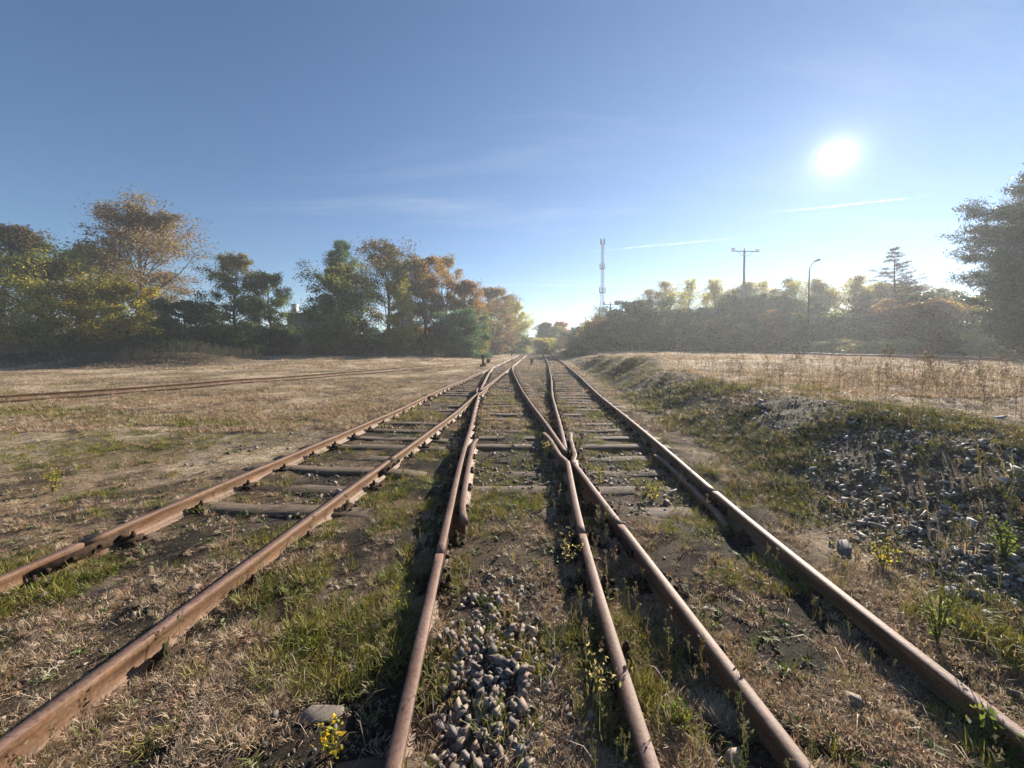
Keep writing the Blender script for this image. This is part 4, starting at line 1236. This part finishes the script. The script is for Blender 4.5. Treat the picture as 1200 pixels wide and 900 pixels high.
# small white shed
d = 53.0
x = px(435, d)
gz = tz(x, d)
hs = top(393, d, gz)
st = thing('white_shed', 'small white shed with a dark flat roof between the green trees', 'shed', (x, d, gz))
b = MB(); b.box((0, 0, hs / 2 - .1), (1.5, 1.5, hs)); b.build('wall', M['render_white'], st)
b = MB(); b.box((0.05, 0, hs - .1 + .06), (2.1, 2.0, .14), 0, 1, R(3)); b.build('roof', M['roof_felt'], st)
b = MB(); b.box((.36, -.765, .85), (.62, .04, 1.6)); dr = b.build('door', M['pole_wood'], st)
b = MB(); b.box((.14, -.80, .85), (.03, .05, .14)); b.build('handle', M['iron'], dr)

# lattice mast
d = 104.0
x = px(705.5, d)
gz = tz(x, d)
Hm = top(285, d, gz)
mt = thing('lattice_mast', 'tall slender lattice mast with antenna rings behind the trees', 'mast', (x, d, gz), R(20))
legs = []
def mast_w(z): return float(np.interp(z / Hm, (0, .32, .62, 1), (2.1, 1.15, .82, .62)))
b = MB()
lev = list(np.arange(0, Hm - 1, 2.1)) + [Hm - .5]
for k in range(3):
    an = k * 2.0944
    b.tube([(mast_w(z) * .58 * math.cos(an), mast_w(z) * .58 * math.sin(an), z) for z in lev], .045, 6)
    an2 = (k + 1) * 2.0944
    for i in range(len(lev) - 1):
        z0, z1 = lev[i], lev[i + 1]
        p = lambda a_, z: (mast_w(z) * .58 * math.cos(a_), mast_w(z) * .58 * math.sin(a_), z)
        b.tube([p(an, z0), p(an2, z1)], .032, 4, False)
        b.tube([p(an2, z0), p(an, z1)], .032, 4, False)
        b.tube([p(an, z1), p(an2, z1)], .03, 4, False)
b.build('lattice', M['galv'], mt)
for zf, n_ in ((.985, 4), (.755, 6), (.535, 6)):
    z = Hm * zf
    b = MB()
    th = np.linspace(0, 2 * math.pi, 13)
    rr_ = mast_w(z) * .58 + .26
    b.tube([(rr_ * math.cos(a_), rr_ * math.sin(a_), z) for a_ in th], .05, 5, False)
    b.tube([(rr_ * math.cos(a_), rr_ * math.sin(a_), z + .9) for a_ in th], .03, 5, False)
    for k in range(6):
        a_ = k * math.pi / 3
        b.tube([(0, 0, z), (rr_ * math.cos(a_), rr_ * math.sin(a_), z)], .035, 4)
    b.build('platform', M['galv'], mt)
    for k in range(n_):
        a_ = k * 2 * math.pi / n_
        bb = MB(); bb.box((rr_ * math.cos(a_) * 1.08, rr_ * math.sin(a_) * 1.08, z + .7), (.12, .20, 1.4), a_)
        bb.build('antenna', M['galv'], mt)
b = MB(); b.tube([(0, 0, Hm - .6), (0, 0, Hm + 1.2)], [.05, .02], 6); b.build('lightning_rod', M['galv'], mt)

def insulator(par, x, y, z, s=1.0):
    b = MB()
    b.tube([(x, y, z), (x, y, z + .10 * s)], .02 * s, 6)
    b.tube([(x, y, z + .08 * s), (x, y, z + .12 * s), (x, y, z + .17 * s), (x, y, z + .19 * s), (x, y, z + .25 * s), (x, y, z + .27 * s)], np.array([.05, .075, .05, .07, .045, .015]) * s, 8)
    b.build('insulator', M['porcelain'], par)
def telegraph(label, xp, ytop, d, span, rz, twin=True, sc=1.0, name='utility_pole'):
    x = px(xp, d); gz = tz(x, d)
    H = top(ytop, d, gz)
    t = thing(name, label, 'utility pole', (x, d, gz), rz)
    b = MB(); b.tube([(-.02, 0, -.3), (0, 0, H * .5), (0, 0, H)], [.19 * sc, .155 * sc, .12 * sc], 10); b.build('pole', M['concrete'] if twin else M['pole_wood'], t)
    b = MB(); b.box((0, -.17 * sc, H - .25), (span, .12, .14)); b.build('crossarm', M['galv'], t)
    b = MB()
    for s in (-1, 1):
        b.tube([(s * .02, -.13 * sc, H - 1.15), (s * span * .16, -.17 * sc, H - .85), (s * span * .27, -.17 * sc, H - .32)], .035, 6)
    b.build('brace', M['galv'], t)
    for k in (-.47, -.40, 0.0, .40, .47):
        insulator(t, k * span, -.17 * sc if k else 0, H - .18 if k else H, 1.5 * sc)
    return t, x, d, gz + H
telegraph('tall grey utility pole with a wide crossarm standing before the hazy belt', 870.5, 294, 68, 34 / FPX * 68, R(4), True, 1.35)
_, nx_, ny_, nz_ = telegraph('distant utility pole whose crossarm carries a nest at its right end', 715, 356, 92, 18 / FPX * 92, R(3), True, 1.3)
telegraph('distant dark wooden utility pole at the left side of the lattice mast', 702.5, 361, 98, 12 / FPX * 98, R(-5), False, 1.2)
telegraph('faint far utility pole left of the lattice mast', 686, 371, 170, 7 / FPX * 170, R(0), False, 1.3)
# nest of twigs on the crossarm end
nt_o = thing('nest', 'dark untidy twig nest on the right end of the distant crossarm', 'nest', (nx_ + 1.75, ny_ - .1, nz_ - .18))
r_ = np.random.default_rng(9)
b = MB()
for i in range(150):
    a_ = r_.uniform(0, 6.28); rr_ = r_.uniform(.35, .85); z = r_.uniform(0, .75)
    p = np.array([rr_ * math.cos(a_), rr_ * math.sin(a_), z]); dd = norm(np.array([-math.sin(a_), math.cos(a_), 0]) + r_.normal(0, .5, 3)) * r_.uniform(.3, .7)
    b.tube([p - dd, p, p + dd], [.02, .03, .015], 4, False)
th = np.linspace(0, 2 * math.pi, 14)
for z, q, w in ((.15, .35, .22), (.35, .5, .24), (.55, .58, .2)):
    b.tube([(q * math.cos(a_), q * math.sin(a_), z) for a_ in th], w, 6, False)
b.build('nest', M['twig'], nt_o)

# street lamp
d = 47.0
x = px(946.5, d); gz = tz(x, d); H = top(318, d, gz); Ht = top(306.5, d, gz)
lt = thing('street_lamp', 'slim grey street lamp with a curved arm before the hazy belt', 'street lamp', (x, d, gz))
b = MB(); b.tube([(0, 0, -.2), (0, 0, 1.4), (0, 0, 1.45), (0, 0, H)], [.13, .12, .085, .065], 10); b.build('pole', M['galv'], lt)
b = MB(); b.tube([(0, 0, H - .05), (.04, 0, H + .35), (.22, 0, H + .66), (.5, 0, Ht - .12), (.72, 0, Ht - .02)], [.05, .045, .04, .04, .04], 8); b.build('arm', M['galv'], lt)
b = MB()
v, q = tube([(.60, 0, Ht - .05), (.72, 0, Ht - .01), (.95, 0, Ht + .08), (1.2, 0, Ht + .16), (1.36, 0, Ht + .19)], [.05, .11, .13, .11, .03], 10)
b.add(v, q); hd = b.build('lamp_head', M['concrete'], lt, True)
b = MB(); b.box((.98, 0, Ht + .0), (.42, .17, .06), 0, .8); b.build('lens', M['porcelain'], hd)

# switch stand with a weighted lever beside the far switch
d = 33.0
x = px(566, d); gz = tz(x, d)
sw = thing('switch_stand', 'small dark switch stand with a slanting weighted lever beside the far switch', 'switch stand', (x, d, gz))
b = MB(); b.box((0, 0, .09), (.5, .42, .18)); b.build('base', M['iron'], sw)
b = MB(); b.tube([(0, 0, .1), (0, 0, .85)], [.10, .085], 10); b.tube([(0, 0, .8), (0, 0, 1.02)], .13, 10); b.build('post', M['iron'], sw)
b = MB(); b.tube([(.08, 0, .18), (.7, 0, .62)], [.035, .025], 8); b.build('lever', M['iron'], sw)
b = MB(); b.tube([(.46, -.12, .5), (.46, .12, .5)], .17, 12); b.build('weight', M['iron'], sw)
def post(label, xp, yb, yt, w, z=None):
    # short marker post
    dd = (EYE - 0.03) * FPX / (yb - HOR)
    x = px(xp, dd); gz = tz(x, dd)
    t = thing('marker_post', label, 'marker post', (x, dd, gz - .05))
    hh = (yb - yt) / FPX * dd + .05
    b = MB(); b.box((0, 0, hh * .46), (w, w, hh * .92), .2, .9); b.build('post', M['pole_wood'], t)
    b = MB(); b.box((0, 0, hh * .95), (w * 1.15, w * 1.15, hh * .1), .2, .7); b.build('cap', M['iron'], t)
post('short dark marker post standing between the diverging tracks', 622.8, 427.5, 421.0, .16)
post('small dark marker post left of the distant single track', 599.5, 416.5, 411.0, .3)

# individual rocks
def rock(label, xp, yp, size, seed, col, rz=0.0, cat='rock', gh=0.0):
    dd = (EYE - gh) * FPX / (yp - HOR); x = px(xp, dd)
    for _ in range(8):
        dd = (EYE - tz(x, dd)) * FPX / (yp - HOR); x = px(xp, dd)
    v, f = stone_proto(seed, 22)
    v = v * np.array(size)
    me = make_mesh('rock', v, f, M['stone'], np.tile(np.array(col), (len(v), 1)))
    o = mobj('rock', me)
    bv = o.modifiers.new('worn_edges', 'BEVEL'); bv.width = min(size) * .04; bv.segments = 2
    o.location = (x, dd, tz(x, dd, True) + size[2] * .10)
    o.rotation_euler = (0, 0, rz)
    tag(o, label, cat)
rock('flat greyish stone in the dead grass between the two left rails', 372, 850, (.30, .20, .09), 801, (.20, .165, .135), .3)
rock('blocky dark rock standing alone at the foot of the stony bank', 995, 650, (.27, .22, .20), 802, (.13, .13, .13), 1.0)
rock('pale rounded rock high on the stony bank', 1172, 545, (.24, .2, .16), 803, (.30, .30, .29), .4)
rock('pale pointed rock low on the stony bank near the right edge', 1125, 703, (.20, .15, .12), 804, (.33, .33, .32), .9)
rock('broad squarish stone among the loose ballast near the bottom edge', 530, 868, (.085, .075, .07), 805, (.25, .22, .20), .2)

# individual plants beside the rails
def plant(label, xp, yp, H, seed, pal, nstem=7, leafn=10, leaf=.03, name='weed', cat='weed', flower=None, spread=.25):
    dd = EYE * FPX / (yp - HOR); x = px(xp, dd)
    for _ in range(8):
        dd = (EYE - tz(x, dd)) * FPX / (yp - HOR); x = px(xp, dd)
    r = np.random.default_rng(seed)
    t = thing(name, label, cat, (x, dd, tz(x, dd, True) - .005), r.uniform(0, 6))
    sv, sq, n_ = [], [], 0
    ce = []; tips = []
    for i in range(nstem):
        az = r.uniform(0, 6.28); ln = H * r.uniform(.55, 1.05); le = r.uniform(.05, spread * 2.2)
        s_ = np.linspace(0, 1, 6)
        p = np.stack([np.cos(az) * ln * np.sin(le) * s_ ** 1.3, np.sin(az) * ln * np.sin(le) * s_ ** 1.3, ln * np.cos(le) * s_], 1) + np.cumsum(r.normal(0, ln * .015, (6, 3)), 0) * s_[:, None]
        v, q = tube(p, .0028 * (1 - s_ * .6) * max(1, H / .25), 5)
        sv.append(v); sq.append(q + n_); n_ += len(v)
        for e in np.linspace(.15, 1, leafn):
            ce.append([np.interp(e, s_, p[:, k]) for k in range(3)])
        tips.append(p[-1])
    me = make_mesh('stem', np.concatenate(sv), np.concatenate(sq), M['stalk'], np.tile(np.array([.11, .10, .045]), (n_, 1)))
    mobj('stem', me, t)
    lv, lf, lc = leaves(np.array(ce), np.full(len(ce), leaf * .7), 2.2, leaf, pal, r, aspect=.42)
    mobj('foliage', make_mesh('foliage', lv, lf, M['leaf'], lc), t)
    if flower:
        PAL['_f'] = ([flower], [1])
        lv, lf, lc = leaves(np.array(tips), np.full(len(tips), .005), 7, .013, '_f', r, aspect=.7)
        mobj('blossom', make_mesh('blossom', lv, lf, M['leaf'], lc), t)
plant('small weed with yellow flower heads at the bottom edge left of the centre rail', 388, 893, .14, 901, 'olive', 8, 7, .028, 'flowering_weed', 'flowering weed', (.75, .52, .02))
plant('thin green grass-like weed in the shade left of the centre rail', 470, 728, .22, 902, 'green', 9, 6, .02)
plant('leafy weed standing in the crossing rail shadow above the stony gap', 666, 668, .30, 903, 'pale', 7, 10, .024)
plant('bushy grey-green weed left of the bent wing rail at the near crossing', 640, 534, .24, 904, 'pale', 10, 8, .032)
plant('weed growing between the two rails just before the near crossing', 704, 566, .22, 905, 'olive', 8, 8, .026)
plant('dry seeded weed in the dark gap beside the second rail from the right corner', 702, 835, .27, 906, 'pale', 9, 10, .022)
plant('upright weed on the stony bank beside the right rail', 1108, 760, .36, 907, 'green', 9, 11, .024)
plant('tall green weed on the bank at the right picture edge', 1185, 665, .36, 908, 'green', 10, 11, .03)
plant('bright small green weed in the dark corner by the lower right rail', 805, 868, .12, 909, 'green', 10, 6, .03)
plant('spreading green weed at the lower right corner beside the rail', 1178, 893, .22, 910, 'green', 9, 8, .03)
plant('small yellow sapling standing in the left field', 57, 578, .34, 911, 'olive', 4, 12, .045, 'sapling', 'sapling')
plant('green weed with yellowish leaves halfway up the bank', 1040, 668, .28, 912, 'olive', 12, 9, .028, spread=.5)
plant('weed sprouting against the inside of the right rail', 768, 588, .22, 913, 'olive', 8, 8, .03)

# ------------------------------------------------------------------ contrails high over the place, thin cloud you can see through
cm, cnt_, cb_ = mat('contrail')
cnt_.nodes.remove(cb_)
vs = cnt_.nodes.new('ShaderNodeVolumeScatter')
vs.inputs['Color'].default_value = (1, 1, 1, 1)
vs.inputs['Density'].default_value = 0.0006
vs.inputs['Anisotropy'].default_value = 0.5
cnt_.links.new(vs.outputs[0], cnt_.nodes['Material Output'].inputs['Volume'])
def contrail(label, pts):
    p = []
    for xp, yp, w in pts:
        Z = 8000.0 * FPX / (HOR - yp)
        p.append((px(xp, Z), Z, 8000.0 + EYE, w))
    p = np.array(p); p[:, 3] *= .55
    t = np.linspace(0, 1, len(p)); tt = np.linspace(0, 1, 60)
    q = np.stack([np.interp(tt, t, p[:, k]) for k in range(4)], 1)
    rr_ = np.random.default_rng(len(label))
    q[:, 3] *= 1 + .25 * rr_.normal(size=60)
    q[:, :2] += np.cumsum(rr_.normal(0, 18, (60, 2)), 0)
    c0 = q[30, :3].copy()
    v, f = tube(q[:, :3] - c0, np.maximum(q[:, 3], 4), 12)
    n_ = len(v)
    v = np.concatenate([v, (q[:1, :3] - c0), (q[-1:, :3] - c0)])
    tr_ = [[(i + 1) % 12, i, n_] for i in range(12)] + [[n_ - 12 + i, n_ - 12 + (i + 1) % 12, n_ + 1] for i in range(12)]
    o = mobj('contrail', make_mesh('contrail', v, [f, np.array(tr_)], cm, smooth=True))
    o.location = c0
    tag(o, label, 'contrail')
contrail('faint white contrail between the lattice mast and the utility pole', [(672, 299, 10), (700, 295, 60), (760, 289, 110), (810, 285, 120), (850, 281, 90), (885, 276, 10)])
contrail('brighter white contrail below the sun', [(878, 255, 8), (905, 250, 60), (950, 246, 100), (1000, 241, 110), (1045, 236, 90), (1100, 229, 10)])

# ------------------------------------------------------------------ haze: even air round the whole place
b = MB()
b.box((0, 190.0, 15.5), (886, 506, 34.0))
hz, hnt, hb_ = mat('haze')
hnt.nodes.remove(hb_)
pv = hnt.nodes.new('ShaderNodeVolumePrincipled')
pv.inputs['Color'].default_value = (0.86, 0.92, 1.0, 1)
pv.inputs['Density'].default_value = 0.0011
pv.inputs['Anisotropy'].default_value = 0.42
hnt.links.new(pv.outputs[0], hnt.nodes['Material Output'].inputs['Volume'])
tag(b.build('haze', hz), 'thin bright haze in the air over the whole place', None, None, 'stuff')
print('done', len(bpy.data.objects))
